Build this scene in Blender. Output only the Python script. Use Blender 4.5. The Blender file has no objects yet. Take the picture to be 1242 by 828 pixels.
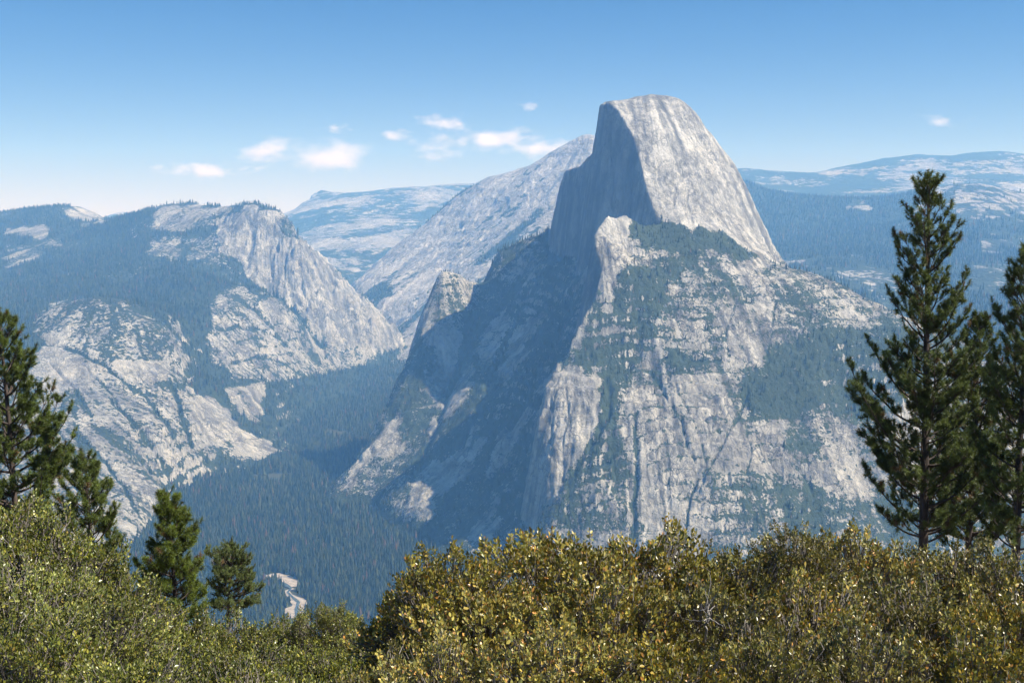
import bpy, math, random, time
import numpy as np
from math import radians, sin, cos, tan, pi
T0 = time.time()
SC = bpy.context.scene
COL = SC.collection
# ------------------------------------------------------------------ camera frame (metres, eye at the origin, looking +Y)
F = 1380.0
PITCH = radians(5.3)
CP, SP = cos(PITCH), sin(PITCH)

def W(px, py, D):
    """a point of the place seen at (px, py) in the 1242x828 view and lying D metres ahead"""
    u = (px - 621.0) / F
    v = (414.0 - py) / F
    yy = CP + v * SP
    zz = -SP + v * CP
    return (u / yy * D, D, zz / yy * D)

def proj(x, y, z):
    d = y * CP - z * SP
    d = np.where(d > 1e-3, d, 1e-3)
    return 621.0 + F * x / d, 414.0 - F * (z * CP + y * SP) / d

# ------------------------------------------------------------------ noise
def _h(ix, iy, s):
    n = (ix.astype(np.int64) * 374761393 + iy.astype(np.int64) * 668265263 + s * 2147483647 // 7) & 0xffffffff
    n = ((n ^ (n >> 13)) * 1274126177) & 0xffffffff
    n = ((n ^ (n >> 16)) * 2246822519) & 0xffffffff
    n = n ^ (n >> 15)
    return (n & 0xffffff) / float(0xffffff)

def vn(x, y, s=0):
    ix = np.floor(x); iy = np.floor(y)
    fx = x - ix; fy = y - iy
    fx = fx * fx * fx * (fx * (fx * 6 - 15) + 10); fy = fy * fy * fy * (fy * (fy * 6 - 15) + 10)
    a = _h(ix, iy, s); b = _h(ix + 1, iy, s); c = _h(ix, iy + 1, s); d = _h(ix + 1, iy + 1, s)
    return (a * (1 - fx) + b * fx) * (1 - fy) + (c * (1 - fx) + d * fx) * fy

def fbm(x, y, wl, s=0, o=5, gain=0.5):
    """about -1..1"""
    r = np.zeros_like(x); a = 1.0; t = 0.0
    c, sn = cos(0.6), sin(0.6)
    X, Y = x / wl, y / wl
    for k in range(o):
        r += a * (vn(X, Y, s + 17 * k) * 2 - 1); t += a
        X, Y = (X * c - Y * sn) * 2.03 + 11.3, (X * sn + Y * c) * 2.03 + 5.7
        a *= gain
    return r / t * 1.6

def cells(x, y, s=0):
    """random value of the nearest feature point, and that point's offset"""
    ix, iy = np.floor(x), np.floor(y); best = np.full(x.shape, 1e9); val = np.zeros(x.shape); tilt = np.zeros(x.shape)
    for a in (-1, 0, 1):
        for b in (-1, 0, 1):
            jx, jy = ix + a, iy + b
            qx = jx + _h(jx, jy, s); qy = jy + _h(jx, jy, s + 1)
            d = (qx - x) ** 2 + (qy - y) ** 2; m = d < best
            best = np.where(m, d, best); r = _h(jx, jy, s + 2)
            val = np.where(m, r, val); tilt = np.where(m, (x - qx) * (_h(jx, jy, s + 3) - .5) + (y - qy) * (_h(jx, jy, s + 4) - .5), tilt)
    return val - 0.5 + 1.2 * tilt

def ss(x, a, b):
    t = np.clip((x - a) / (b - a), 0, 1)
    return t * t * (3 - 2 * t)

def inpoly(px, py, poly):
    r = np.zeros(px.shape, bool)
    n = len(poly)
    for i in range(n):
        x1, y1 = poly[i]; x2, y2 = poly[(i + 1) % n]
        if y1 == y2: continue
        c = ((y1 > py) != (y2 > py)) & (px < (x2 - x1) * (py - y1) / (y2 - y1) + x1)
        r ^= c
    return r

def blur(a, n):
    for ax in (0, 1):
        p = np.concatenate([np.repeat(np.take(a, [0], ax), n, ax), a, np.repeat(np.take(a, [-1], ax), n, ax)], ax)
        c = np.cumsum(p, ax)
        m = a.shape[ax]
        hi = np.take(c, np.arange(2 * n, 2 * n + m), ax)
        lo = np.concatenate([np.zeros_like(np.take(c, [0], ax)), np.take(c, np.arange(0, m - 1), ax)], ax)
        a = (hi - lo) / (2 * n + 1)
    return a

# ------------------------------------------------------------------ mesh helpers
def mesh_obj(name, verts, faces_flat, loops_per_face, mat=None, parent=None, smooth=True, attrs=None, colors=None):
    me = bpy.data.meshes.new(name)
    verts = np.asarray(verts, np.float32)
    ff = np.asarray(faces_flat, np.int32).ravel()
    me.vertices.add(len(verts)); me.vertices.foreach_set('co', verts.ravel())
    me.loops.add(len(ff)); me.loops.foreach_set('vertex_index', ff)
    if np.isscalar(loops_per_face):
        nf = len(ff) // loops_per_face
        ls = np.arange(nf, dtype=np.int32) * loops_per_face
    else:
        lp = np.asarray(loops_per_face, np.int32); nf = len(lp)
        ls = np.concatenate([[0], np.cumsum(lp)[:-1]]).astype(np.int32)
    me.polygons.add(nf)
    me.polygons.foreach_set('loop_start', ls)
    me.polygons.foreach_set('use_smooth', np.full(nf, smooth, bool))
    me.update(calc_edges=True)
    if attrs:
        for k, v in attrs.items():
            at = me.attributes.new(k, 'FLOAT', 'POINT'); at.data.foreach_set('value', np.asarray(v, np.float32).ravel())
    if colors is not None:
        at = me.attributes.new('tint', 'FLOAT_COLOR', 'POINT')
        c = np.ones((len(verts), 4), np.float32); c[:, :3] = colors
        at.data.foreach_set('color', c.ravel())
    me.validate()
    if mat: me.materials.append(mat)
    o = bpy.data.objects.new(name, me); COL.objects.link(o)
    if parent: o.parent = parent
    return o

def grid_faces(ny, nx):
    i = np.arange((ny - 1) * (nx - 1)); r = i // (nx - 1); c = i % (nx - 1)
    a = r * nx + c
    return np.stack([a, a + 1, a + nx + 1, a + nx], 1)

def tag(o, label=None, cat=None, group=None, kind=None):
    if label: o['label'] = label
    if cat: o['category'] = cat
    if group: o['group'] = group
    if kind: o['kind'] = kind
    return o

def empty(name, loc, rz=0.0):
    o = bpy.data.objects.new(name, None); COL.objects.link(o)
    o.location = loc; o.rotation_euler = (0, 0, rz); o.empty_display_size = 0.2
    return o

# ------------------------------------------------------------------ materials
def new_mat(name):
    m = bpy.data.materials.new(name); m.use_nodes = True
    nt = m.node_tree; nt.nodes.clear()
    out = nt.nodes.new('ShaderNodeOutputMaterial')
    return m, nt, out

class N:
    def __init__(s, nt): s.nt = nt
    def n(s, t, **kw):
        nd = s.nt.nodes.new(t)
        for k, v in kw.items():
            if hasattr(nd, k): setattr(nd, k, v)
        return nd
    def l(s, a, b): s.nt.links.new(a, b)
    def val(s, sock, v):
        if hasattr(v, 'is_linked') or isinstance(v, bpy.types.NodeSocket): s.l(v, sock)
        else: sock.default_value = v
    def math(s, op, a, b=0.5, c=0.0, clamp=False):
        nd = s.n('ShaderNodeMath', operation=op); nd.use_clamp = clamp
        for i, v in enumerate((a, b, c)): s.val(nd.inputs[i], v)
        return nd.outputs[0]
    def mix(s, fac, a, b, blend='MIX'):
        nd = s.n('ShaderNodeMix', data_type='RGBA', blend_type=blend)
        s.val(nd.inputs[0], fac); s.val(nd.inputs[6], a if not isinstance(a, tuple) else (*a, 1)); s.val(nd.inputs[7], b if not isinstance(b, tuple) else (*b, 1))
        return nd.outputs[2]
    def noise(s, vec, size, detail=3, rough=0.55, dist=0.0, stretch=None):
        mp = s.n('ShaderNodeMapping')
        s.l(vec, mp.inputs[0])
        st = stretch or (1, 1, 1)
        mp.inputs['Scale'].default_value = tuple(1.0 / (size * k) for k in st)
        nd = s.n('ShaderNodeTexNoise'); s.l(mp.outputs[0], nd.inputs['Vector'])
        nd.inputs['Scale'].default_value = 1.0; nd.inputs['Detail'].default_value = detail
        nd.inputs['Roughness'].default_value = rough; nd.inputs['Distortion'].default_value = dist
        return nd.outputs['Fac']
    def ramp(s, f, lo, hi, a=0.0, b=1.0):
        nd = s.n('ShaderNodeMapRange'); nd.interpolation_type = 'SMOOTHSTEP'
        s.val(nd.inputs[0], f)
        for i, v in zip((1, 2, 3, 4), (lo, hi, a, b)): s.val(nd.inputs[i], v)
        return nd.outputs[0]
    def voro(s, vec, size, stretch=(1, 1, 1), feature='F1', out='Color', warp=None):
        if warp is not None:
            ad = s.n('ShaderNodeVectorMath', operation='MULTIPLY_ADD'); s.l(warp, ad.inputs[0]); ad.inputs[1].default_value = (size * .9,) * 3; s.l(vec, ad.inputs[2]); vec = ad.outputs[0]
        mp = s.n('ShaderNodeMapping'); s.l(vec, mp.inputs[0]); mp.inputs['Rotation'].default_value = (0, 0.35, 0.4)
        mp.inputs['Scale'].default_value = tuple(1.0 / (size * k) for k in stretch)
        nd = s.n('ShaderNodeTexVoronoi', feature=feature); s.l(mp.outputs[0], nd.inputs['Vector']); nd.inputs['Scale'].default_value = 1.0
        return nd.outputs[out]
    def attr(s, name):
        nd = s.n('ShaderNodeAttribute'); nd.attribute_name = name
        return nd

def rock_material(name, light, dark, sz=1.0, veg_col=(0.030, 0.045, 0.018), speck=7.0, bump=3.0, warm=(0.50, 0.45, 0.36)):
    m, nt, out = new_mat(name); g = N(nt)
    geo = g.n('ShaderNodeNewGeometry'); P = geo.outputs['Position']
    veg = g.attr('veg').outputs['Fac']; streak = g.attr('streak').outputs['Fac']; joint = g.attr('joint').outputs['Fac']
    n1 = g.noise(P, 90 * sz, 5, 0.6)
    n2 = g.noise(P, 14 * sz, 5, 0.65, 0.3, (1, 1, 2.2))
    n3 = g.noise(P, 4.5 * sz, 3, 0.6, 0.0, (1, 1, 2.5))
    wn = g.n('ShaderNodeTexNoise'); wn.inputs['Scale'].default_value = 1.0 / (30 * sz); wn.inputs['Detail'].default_value = 4; g.l(P, wn.inputs['Vector']); wv = wn.outputs['Color']
    c1 = g.n('ShaderNodeSeparateColor'); g.l(g.voro(P, 55 * sz, (0.8, 0.8, 1.9), warp=wv), c1.inputs[0])
    c2 = g.n('ShaderNodeSeparateColor'); g.l(g.voro(P, 17 * sz, (0.7, 0.7, 1.8), warp=wv), c2.inputs[0])
    e1 = g.voro(P, 55 * sz, (0.8, 0.8, 1.9), 'DISTANCE_TO_EDGE', 'Distance', wv)
    e2 = g.voro(P, 17 * sz, (0.7, 0.7, 1.8), 'DISTANCE_TO_EDGE', 'Distance', wv)
    rug = g.math('MULTIPLY', g.ramp(g.noise(P, 150 * sz, 3), 0.36, 0.6), g.attr('rug').outputs['Fac'])
    t = g.math('ADD', g.math('MULTIPLY', n1, 0.75), g.math('MULTIPLY', n2, 0.75))
    t = g.math('ADD', t, g.math('MULTIPLY', streak, 0.17))
    t = g.math('ADD', t, g.math('MULTIPLY', n3, 0.40))
    t = g.math('ADD', t, g.math('MULTIPLY', g.math('MULTIPLY', g.math('SUBTRACT', c1.outputs[0], 0.5), 0.38), rug))
    t = g.math('ADD', t, g.math('MULTIPLY', g.math('MULTIPLY', g.math('SUBTRACT', c2.outputs[0], 0.5), 0.34), rug))
    f = g.ramp(t, 0.62, 1.30)
    col = g.mix(f, dark, light)
    nw = g.ramp(g.noise(P, 160 * sz, 4, 0.6), 0.52, 0.72)
    col = g.mix(g.math('MULTIPLY', nw, 0.22), col, warm)
    nc = g.noise(P, 26 * sz, 6, 0.7, 1.2, (1, 1, 1.6))
    cr = g.math('ABSOLUTE', g.math('SUBTRACT', nc, 0.5))
    crm = g.ramp(cr, 0.004, 0.020, 0.8, 0.0)
    crm = g.math('MULTIPLY', crm, g.ramp(g.noise(P, 120 * sz, 2), 0.4, 0.6))
    ve = g.math('MAXIMUM', g.ramp(e1, 0.0, 0.035, 0.9, 0.0), g.math('MULTIPLY', g.ramp(e2, 0.0, 0.07, 0.75, 0.0), g.ramp(g.noise(P, 60 * sz, 3), 0.42, 0.58)))
    ve = g.math('MULTIPLY', ve, rug)
    jm = g.math('MAXIMUM', g.math('MAXIMUM', crm, ve), g.math('MULTIPLY', joint, 0.8))
    col = g.mix(jm, col, tuple(0.38 * k for k in dark))
    # sheer rock: water and lichen stain, deepened to paint in the face's shade
    shade_stn = g.math('MULTIPLY', g.attr('stain').outputs['Fac'], g.ramp(g.noise(P, 34 * sz, 5, 0.6, 0.0, (1, 1, 9)), 0.25, 0.70, 0.95, 0.62))
    col = g.mix(shade_stn, col, (0.060, 0.063, 0.066))
    col = g.mix(g.attr('clean').outputs['Fac'], g.mix(1.0, col, (0.80, 0.79, 0.77), 'MULTIPLY'), col)
    # scrub and small trees on the ledges
    ns = g.noise(P, speck * sz, 3, 0.6)
    nb = g.noise(P, speck * 7 * sz, 4, 0.6)
    nq = g.noise(P, speck * 2.4, 3, 0.6, 0.8)
    nn = g.math('ADD', g.math('ADD', g.math('MULTIPLY', ns, 0.42), g.math('MULTIPLY', nb, 0.30)), g.math('MULTIPLY', nq, 0.28))
    th = g.math('MULTIPLY_ADD', veg, 0.44, 0.30)
    vm = g.ramp(g.math('SUBTRACT', th, nn), -0.020, 0.030)
    vc = g.mix(g.noise(P, 5 * sz, 2), tuple(0.6 * k for k in veg_col), tuple(1.5 * k for k in veg_col))
    col = g.mix(vm, col, vc)
    bs = g.n('ShaderNodeBsdfPrincipled'); g.l(col, bs.inputs['Base Color'])
    bs.inputs['Roughness'].default_value = 0.85; bs.inputs['Specular IOR Level'].default_value = 0.25
    hgt = g.math('ADD', g.math('MULTIPLY', n2, 3.2), g.math('MULTIPLY', n3, 0.8))
    hgt = g.math('SUBTRACT', hgt, g.math('MULTIPLY', jm, 0.6))
    hgt = g.math('ADD', hgt, g.math('MULTIPLY', g.math('MULTIPLY', c1.outputs[1], 2.0), rug))
    hgt = g.math('ADD', hgt, g.math('MULTIPLY', g.math('MULTIPLY', c2.outputs[1], 1.1), rug))
    hgt = g.math('ADD', hgt, g.math('MULTIPLY', vm, 0.7))
    bp = g.n('ShaderNodeBump'); bp.inputs['Strength'].default_value = 0.85; bp.inputs['Distance'].default_value = bump * sz
    g.l(hgt, bp.inputs['Height']); g.l(bp.outputs[0], bs.inputs['Normal'])
    g.l(bs.outputs[0], out.inputs[0])
    return m

def foliage_mat(name, rough=0.5, trans=0.3, spec=0.4, sat=1.0):
    m, nt, out = new_mat(name); g = N(nt)
    c = g.attr('tint').outputs['Color']
    oi = g.n('ShaderNodeObjectInfo'); hv = g.n('ShaderNodeHueSaturation'); g.l(c, hv.inputs['Color'])
    g.l(g.math('MULTIPLY_ADD', oi.outputs['Random'], 0.36, 0.80), hv.inputs['Value']); g.l(g.math('MULTIPLY_ADD', oi.outputs['Random'], -0.12, 1.08), hv.inputs['Saturation']); c = hv.outputs['Color']
    bs = g.n('ShaderNodeBsdfPrincipled'); g.l(c, bs.inputs['Base Color'])
    bs.inputs['Roughness'].default_value = rough; bs.inputs['Specular IOR Level'].default_value = spec
    tr = g.n('ShaderNodeBsdfTranslucent')
    tc = g.mix(1.0, c, (1.25, 1.2, 0.5), 'MULTIPLY'); g.l(tc, tr.inputs[0])
    mx = g.n('ShaderNodeMixShader'); mx.inputs[0].default_value = trans
    g.l(bs.outputs[0], mx.inputs[1]); g.l(tr.outputs[0], mx.inputs[2]); g.l(mx.outputs[0], out.inputs[0])
    return m

def bark_mat(name, a, b, size=0.05):
    m, nt, out = new_mat(name); g = N(nt)
    P = g.n('ShaderNodeNewGeometry').outputs['Position']
    n = g.noise(P, size, 5, 0.7, 0.5, (1, 1, 4))
    bs = g.n('ShaderNodeBsdfPrincipled'); g.l(g.mix(g.ramp(n, 0.35, 0.65), a, b), bs.inputs['Base Color'])
    bs.inputs['Roughness'].default_value = 0.85
    bp = g.n('ShaderNodeBump'); bp.inputs['Distance'].default_value = size * 0.5; g.l(n, bp.inputs['Height']); g.l(bp.outputs[0], bs.inputs['Normal'])
    g.l(bs.outputs[0], out.inputs[0])
    return m

# ------------------------------------------------------------------ landforms
class Land:
    """a smooth surface through surveyed crest, ledge and foot lines"""
    def __init__(s, lines, c=30.0, step=70.0, extra=()):
        pts = []
        for ln in lines:
            w = [W(*p) for p in ln]
            for i in range(len(w)):
                pts.append(w[i])
                if i + 1 < len(w):
                    a, b = np.array(w[i]), np.array(w[i + 1])
                    n = int(np.hypot(*(b - a)[:2]) // step)
                    for k in range(1, n + 1): pts.append(tuple(a + (b - a) * k / (n + 1)))
        pts += list(extra)
        p = np.array(pts, float)
        keep = []
        seen = set()
        for i, q in enumerate(p):
            key = (round(q[0] / (c * 0.4)), round(q[1] / (c * 0.4)))
            if key in seen: continue
            seen.add(key); keep.append(i)
        p = p[keep]
        s.p, s.c = p, c
        n = len(p)
        r = np.sqrt((p[:, None, 0] - p[None, :, 0]) ** 2 + (p[:, None, 1] - p[None, :, 1]) ** 2 + c * c)
        A = np.zeros((n + 3, n + 3)); A[:n, :n] = r + np.eye(n) * 1e-3 * c
        Q = np.c_[np.ones(n), p[:, 0] / 1000, p[:, 1] / 1000]
        A[:n, n:] = Q; A[n:, :n] = Q.T
        s.w = np.linalg.solve(A, np.r_[p[:, 2], 0, 0, 0])
    def __call__(s, x, y):
        sh = x.shape; X = x.ravel(); Y = y.ravel(); out = np.empty(X.size)
        pf = s.p.astype(np.float32); wf = s.w.astype(np.float32)
        for i in range(0, X.size, 40000):
            a = X[i:i + 40000].astype(np.float32); b = Y[i:i + 40000].astype(np.float32)
            r = np.sqrt((a[:, None] - pf[None, :, 0]) ** 2 + (b[:, None] - pf[None, :, 1]) ** 2 + s.c ** 2)
            out[i:i + 40000] = r @ wf[:-3] + s.w[-3] + s.w[-2] * a / 1000 + s.w[-1] * b / 1000
        return out.reshape(sh)

def bil(A, i, j):
    ny, nx = A.shape
    i = np.clip(i, 0, ny - 1.001); j = np.clip(j, 0, nx - 1.001)
    i0 = i.astype(int); j0 = j.astype(int); fi = i - i0; fj = j - j0
    return (A[i0, j0] * (1 - fj) + A[i0, j0 + 1] * fj) * (1 - fi) + (A[i0 + 1, j0] * (1 - fj) + A[i0 + 1, j0 + 1] * fj) * fi

class Sheet:
    """fan-shaped grid over a landform; height refined with flutes that run down the fall line"""
    def __init__(s, land, px0, px1, cols, D, flute=8.0, rough=6.0, wl=45.0, seed=0, calm=None):
        s.a = (np.linspace(px0, px1, cols) - 621.0) / F
        s.D = np.asarray(D, float)
        A, DD = np.meshgrid(s.a, s.D)
        x, y = A * DD, DD
        z = land(x, y)
        s.da = s.a[1] - s.a[0]
        ii, jj = np.meshgrid(np.arange(len(s.D), dtype=float), np.arange(cols, dtype=float), indexing='ij')
        def grads(z):
            zD = np.gradient(z, s.D, axis=0); za = np.gradient(z, s.da, axis=1)
            return za / DD, zD - A / DD * za
        zs = blur(z, 3)
        gx, gy = grads(zs); m = np.hypot(gx, gy) + 1e-6
        dx, dy = gx / m, gy / m
        dDdi = np.gradient(s.D)[:, None] * np.ones_like(A)
        vi = dy / dDdi; vj = (dx - A * dy) / DD / s.da
        def lic(w, sd, length, n):
            src = vn(x / w + 3.1, y / w + 7.7, sd) - 0.5
            acc = src.copy(); 
            for sg in (1, -1):
                i, j = ii.copy(), jj.copy()
                st = length / n
                for k in range(n):
                    a_, b_ = bil(vi, i, j), bil(vj, i, j)
                    i = i + sg * st * a_; j = j + sg * st * b_
                    acc += bil(src, i, j)
            return acc / (acc.std() + 1e-9)
        L1 = lic(wl, seed, wl * 5, 12); L2 = lic(wl * 0.3, seed + 5, wl * 2.2, 12); L3 = lic(wl * 0.14, seed + 9, wl * 1.2, 10)
        sl = np.clip(m, 0, 3.0)
        st = ss(m, 0.35, 1.1)
        if calm is not None: st = st * calm(x, y, z)
        pm = ss(fbm(x, y, wl * 4, seed + 61, 3), -0.5, 0.6)
        z = z + sl * st * flute * (0.6 * L1 - (0.15 + 0.35 * pm) * np.abs(L2) + 0.20 * pm * L3) + rough * (calm(x, y, z) if calm is not None else 1) * fbm(x, y, wl * 4, seed + 31, 8, 0.58) * (0.5 + np.clip(sl, 0, 1.5))
        cm = (calm(x, y, z) if calm is not None else 1.0)
        wx, wy = wl * 0.5 * fbm(x, y, wl * 1.5, seed + 71, 4), wl * 0.5 * fbm(x, y, wl * 1.5, seed + 72, 4)
        B1 = cells((x + wx) / (wl * 1.0), (z * 0.45 + y * 0.5 + wy) / (wl * 1.3), seed + 81); B2 = cells((x + wx * .5) / (wl * 0.36), (z * 0.45 + y * 0.5 + wy * .5) / (wl * 0.5), seed + 91)
        z = z + sl * ss(m, 0.3, 0.8) * cm * flute * (1.5 * B1 + 0.75 * B2)
        # sheeting joints: broken benches that follow the contour
        q = (z + 25 * fbm(x, y, wl * 6, seed + 77, 4)) / (wl * 0.75)
        fr = q - np.floor(q)
        tr = (ss(fr, 0.0, 0.55) - fr) * wl * 0.75
        s.tread = ss(fr, 0.5, 0.75)
        z = z + tr * 0.45 * np.minimum(cm, 1) * ss(fbm(x, y, wl * 8, seed + 99, 3), -0.5, 0.5) * ss(m, 0.2, 0.8)
        gx, gy = grads(z)
        s.slope = np.hypot(gx, gy)
        s.x, s.y, s.z = x, y, z
        s.px, s.py = proj(x, y, z)
        s.streak = (L1 * 0.35 + L2 * 0.55 + L3 * 0.3) * (0.35 + 0.9 * pm)
        s.joint = ss(-L2, 1.1, 2.2) * 0.6 + ss(-L3, 1.5, 2.4) * 0.5 
        s.joint = np.clip(s.joint, 0, 1) * ss(m, 0.4, 1.0)
        s.gully = ss(-L1, 0.2, 1.6) * 0.6 + ss(-L2, 0.3, 1.6) * 0.4 + 0.5 * ss(blur(s.slope, 6) - s.slope, 0.1, 0.7)
        s.rug = np.clip(cm, 0, 1) ** 0.5 * np.ones_like(z)
        s.A, s.DD = A, DD
        s.dDdi = dDdi
    def carve(s, lines):
        # open joints, corners and gullies: (points as seen, half-width, depth m, wooded)
        jx = s.px + 2.2 * fbm(s.x, s.z + s.y * .4, 45 * s.y.mean() / 4000, 601, 4); jy = s.py + 2.2 * fbm(s.x + 500, s.z + s.y * .4, 45 * s.y.mean() / 4000, 602, 4)
        s.cut = np.zeros_like(s.z)
        for pts, w, dep, vg in lines:
            d = np.full(s.z.shape, 1e9)
            for (x1, y1), (x2, y2) in zip(pts[:-1], pts[1:]):
                ux, uy = x2 - x1, y2 - y1; t = np.clip(((jx - x1) * ux + (jy - y1) * uy) / (ux * ux + uy * uy), 0, 1)
                d = np.minimum(d, np.hypot(jx - x1 - t * ux, jy - y1 - t * uy))
            k = np.exp(-(d / w) ** 2)
            s.z = s.z - 0.7 * dep * k; s.joint = np.maximum(s.joint, (0.6 if w < 2 else 0.2) * np.exp(-(d / min(w, 1.3)) ** 2)); s.cut = np.maximum(s.cut, vg * k)
        s.px, s.py = proj(s.x, s.y, s.z)
    def build(s, name, mat, label):
        nfy, nfx = s.z.shape
        V = np.stack([s.x, s.y, s.z], -1).reshape(-1, 3)
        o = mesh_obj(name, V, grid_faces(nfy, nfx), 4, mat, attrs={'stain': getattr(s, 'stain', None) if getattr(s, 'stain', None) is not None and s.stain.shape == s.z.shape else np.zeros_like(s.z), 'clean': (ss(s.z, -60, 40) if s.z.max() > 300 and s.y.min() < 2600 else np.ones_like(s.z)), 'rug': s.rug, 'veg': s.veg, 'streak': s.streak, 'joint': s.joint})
        return tag(o, label, 'mountain', kind='structure')
    def height(s, x, y):
        i = np.interp(y, s.D, np.arange(len(s.D))); j = (x / y - s.a[0]) / s.da
        return bil(s.z, i, j)
    def scatter(s, mask, n, rng):
        cell = s.dDdi * s.da * s.DD
        w = (mask * cell).ravel(); w = np.clip(w, 0, None); w /= w.sum()
        k = rng.choice(w.size, n, p=w)
        i = k // s.z.shape[1] + rng.uniform(-.5, .5, n); j = k % s.z.shape[1] + rng.uniform(-.5, .5, n)
        i = np.clip(i, 0, s.z.shape[0] - 1.01); j = np.clip(j, 0, s.z.shape[1] - 1.01)
        D = np.interp(i, np.arange(len(s.D)), s.D); a = s.a[0] + j * s.da
        return np.stack([a * D, D, bil(s.z, i, j)], 1)

# ---- the sunlit and shadowed massif with the sheer dome
RIM = [(803, 268, 3640), (790, 245, 3680), (777, 205, 3760), (767, 165, 3840), (750, 138, 3905), (737, 124, 3950), (727, 124, 4000), (724, 150, 4080), (721, 171, 4140), (719, 181, 4165), (712, 191, 4190), (705, 198, 4220), (694, 200, 4290), (684, 204, 4340), (680, 217, 4370), (676, 235, 4400), (671, 256, 4440), (668, 277, 4480)]
EDGE = [(733, 264, 3490), (722, 285, 3450), (724, 305, 3420), (730, 330, 3385), (724, 362, 3335), (703, 402, 3270), (682, 435, 3215), (662, 470, 3150), (653, 515, 3075), (654, 560, 3020), (657, 605, 2960), (648, 650, 2900), (640, 700, 2850), (630, 760, 2770)]
L_sun = [   # sunlit side: dome, shoulder and rock wall
    RIM, EDGE,
    [(725, 205, 4280), (714, 212, 4340), (700, 216, 4400), (690, 240, 4460)],
    [(727, 124, 4000), (744, 123, 4010), (757, 121, 4025), (770, 117, 4040), (790, 114, 4045), (812, 116, 4040), (828, 122, 4030), (844, 137, 4020), (856, 152, 4015), (872, 174, 4005), (890, 199, 3995), (908, 232, 3975), (926, 270, 3940), (944, 316, 3900)],
    [(765, 134, 3925), (800, 137, 3920), (832, 152, 3930), (862, 187, 3925)],
    [(772, 162, 3850), (805, 166, 3850), (838, 182, 3860), (868, 212, 3870), (893, 252, 3860), (918, 291, 3830)],
    [(785, 205, 3770), (815, 210, 3775), (845, 225, 3785), (872, 255, 3780), (900, 290, 3740)],
    [(800, 245, 3690), (825, 250, 3700), (850, 262, 3700), (875, 280, 3690)],
    [(806, 274, 3620), (830, 274, 3630), (855, 280, 3630), (885, 294, 3640), (915, 306, 3680), (945, 320, 3740)],
    [(945, 321, 3730), (975, 330, 3690), (1010, 343, 3640), (1045, 358, 3590), (1085, 380, 3530), (1130, 404, 3480), (1190, 432, 3450), (1270, 462, 3430), (1360, 490, 3400)],
    [(740, 262, 3500), (760, 268, 3530), (785, 279, 3570)],
    [(760, 300, 3470), (800, 300, 3520), (850, 302, 3560), (900, 318, 3580)],
    [(750, 345, 3370), (800, 345, 3400), (860, 345, 3440), (920, 350, 3480), (980, 365, 3480), (1040, 385, 3470), (1100, 412, 3430)],
    [(735, 400, 3270), (790, 395, 3290), (850, 395, 3310), (920, 400, 3340), (990, 410, 3350), (1060, 425, 3360), (1150, 455, 3360)],
    [(705, 445, 3170), (760, 450, 3180), (830, 445, 3190), (900, 450, 3215), (970, 460, 3235), (1040, 475, 3260), (1130, 500, 3280), (1240, 540, 3280)],
    [(668, 475, 3125), (710, 485, 3085), (780, 490, 3090), (850, 490, 3100), (920, 500, 3110), (1000, 515, 3140), (1100, 540, 3170), (1240, 580, 3200)],
    [(664, 560, 2985), (720, 560, 2960), (790, 560, 2965), (860, 560, 2975), (930, 570, 2980), (1000, 575, 3020), (1100, 600, 3050), (1240, 640, 3080)],
    [(668, 630, 2890), (720, 640, 2855), (800, 640, 2850), (880, 635, 2860), (960, 635, 2880), (1060, 650, 2920), (1240, 700, 2960)],
    [(660, 720, 2760), (760, 720, 2740), (900, 720, 2740), (1060, 730, 2780), (1240, 780, 2800)],
]
L_shade = [   # shaded side: foot of the sheer face, long slope, lesser summit
    [(752, 290, 3600), (738, 308, 3700), (722, 322, 3820), (705, 330, 3940), (690, 325, 4080), (678, 315, 4220), (664, 305, 4340), (655, 300, 4440)],
    [(669, 277, 4482), (655, 284, 4500), (640, 289, 4520), (622, 296, 4540), (606, 303, 4560), (594, 325, 4540), (586, 345, 4520)],
    [(640, 330, 4350), (600, 350, 4430), (580, 365, 4400)],
    [(712, 365, 3740), (670, 375, 3960), (630, 380, 4150), (590, 395, 4250)],
    [(705, 405, 3560), (660, 425, 3720), (620, 435, 3880), (580, 445, 4000), (545, 455, 4080)],
    [(680, 470, 3370), (630, 490, 3530), (590, 500, 3650), (550, 510, 3760), (515, 520, 3840)],
    [(670, 520, 3240), (620, 550, 3340), (580, 565, 3420), (540, 570, 3520), (500, 575, 3620)],
    [(665, 600, 3060), (610, 625, 3120), (570, 640, 3150), (530, 640, 3250), (495, 625, 3400), (460, 620, 3550)],
    [(650, 690, 2860), (590, 700, 2880), (540, 700, 2930), (505, 695, 2990)],
    [(586, 346, 4500), (570, 342, 4450), (555, 334, 4420), (545, 332, 4400), (533, 336, 4380), (525, 350, 4360), (519, 365, 4340), (508, 390, 4300), (499, 415, 4240), (490, 440, 4180), (478, 470, 4090), (466, 500, 4000), (452, 530, 3920), (436, 556, 3850), (415, 585, 3770), (396, 612, 3690)],
    [(560, 370, 4300), (548, 400, 4200), (535, 430, 4130), (520, 470, 4010), (500, 510, 3900), (475, 550, 3800), (450, 585, 3720)],
    [(575, 375, 4330), (566, 405, 4210), (548, 445, 4100), (535, 480, 3980)],
    [(760, 560, 3200), (800, 500, 3500), (860, 400, 3900), (840, 360, 4200)],
]
ex_sun = []; ex_sh = []
for px, D in ((640, 2600), (760, 2560), (900, 2560), (1060, 2600), (1240, 2640), (1380, 2660)):
    ex_sun.append(((px - 621) / F * D, D, -925.0)); ex_sun.append(((px - 621) / F * D - 60, D - 180, -1060.0))
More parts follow.
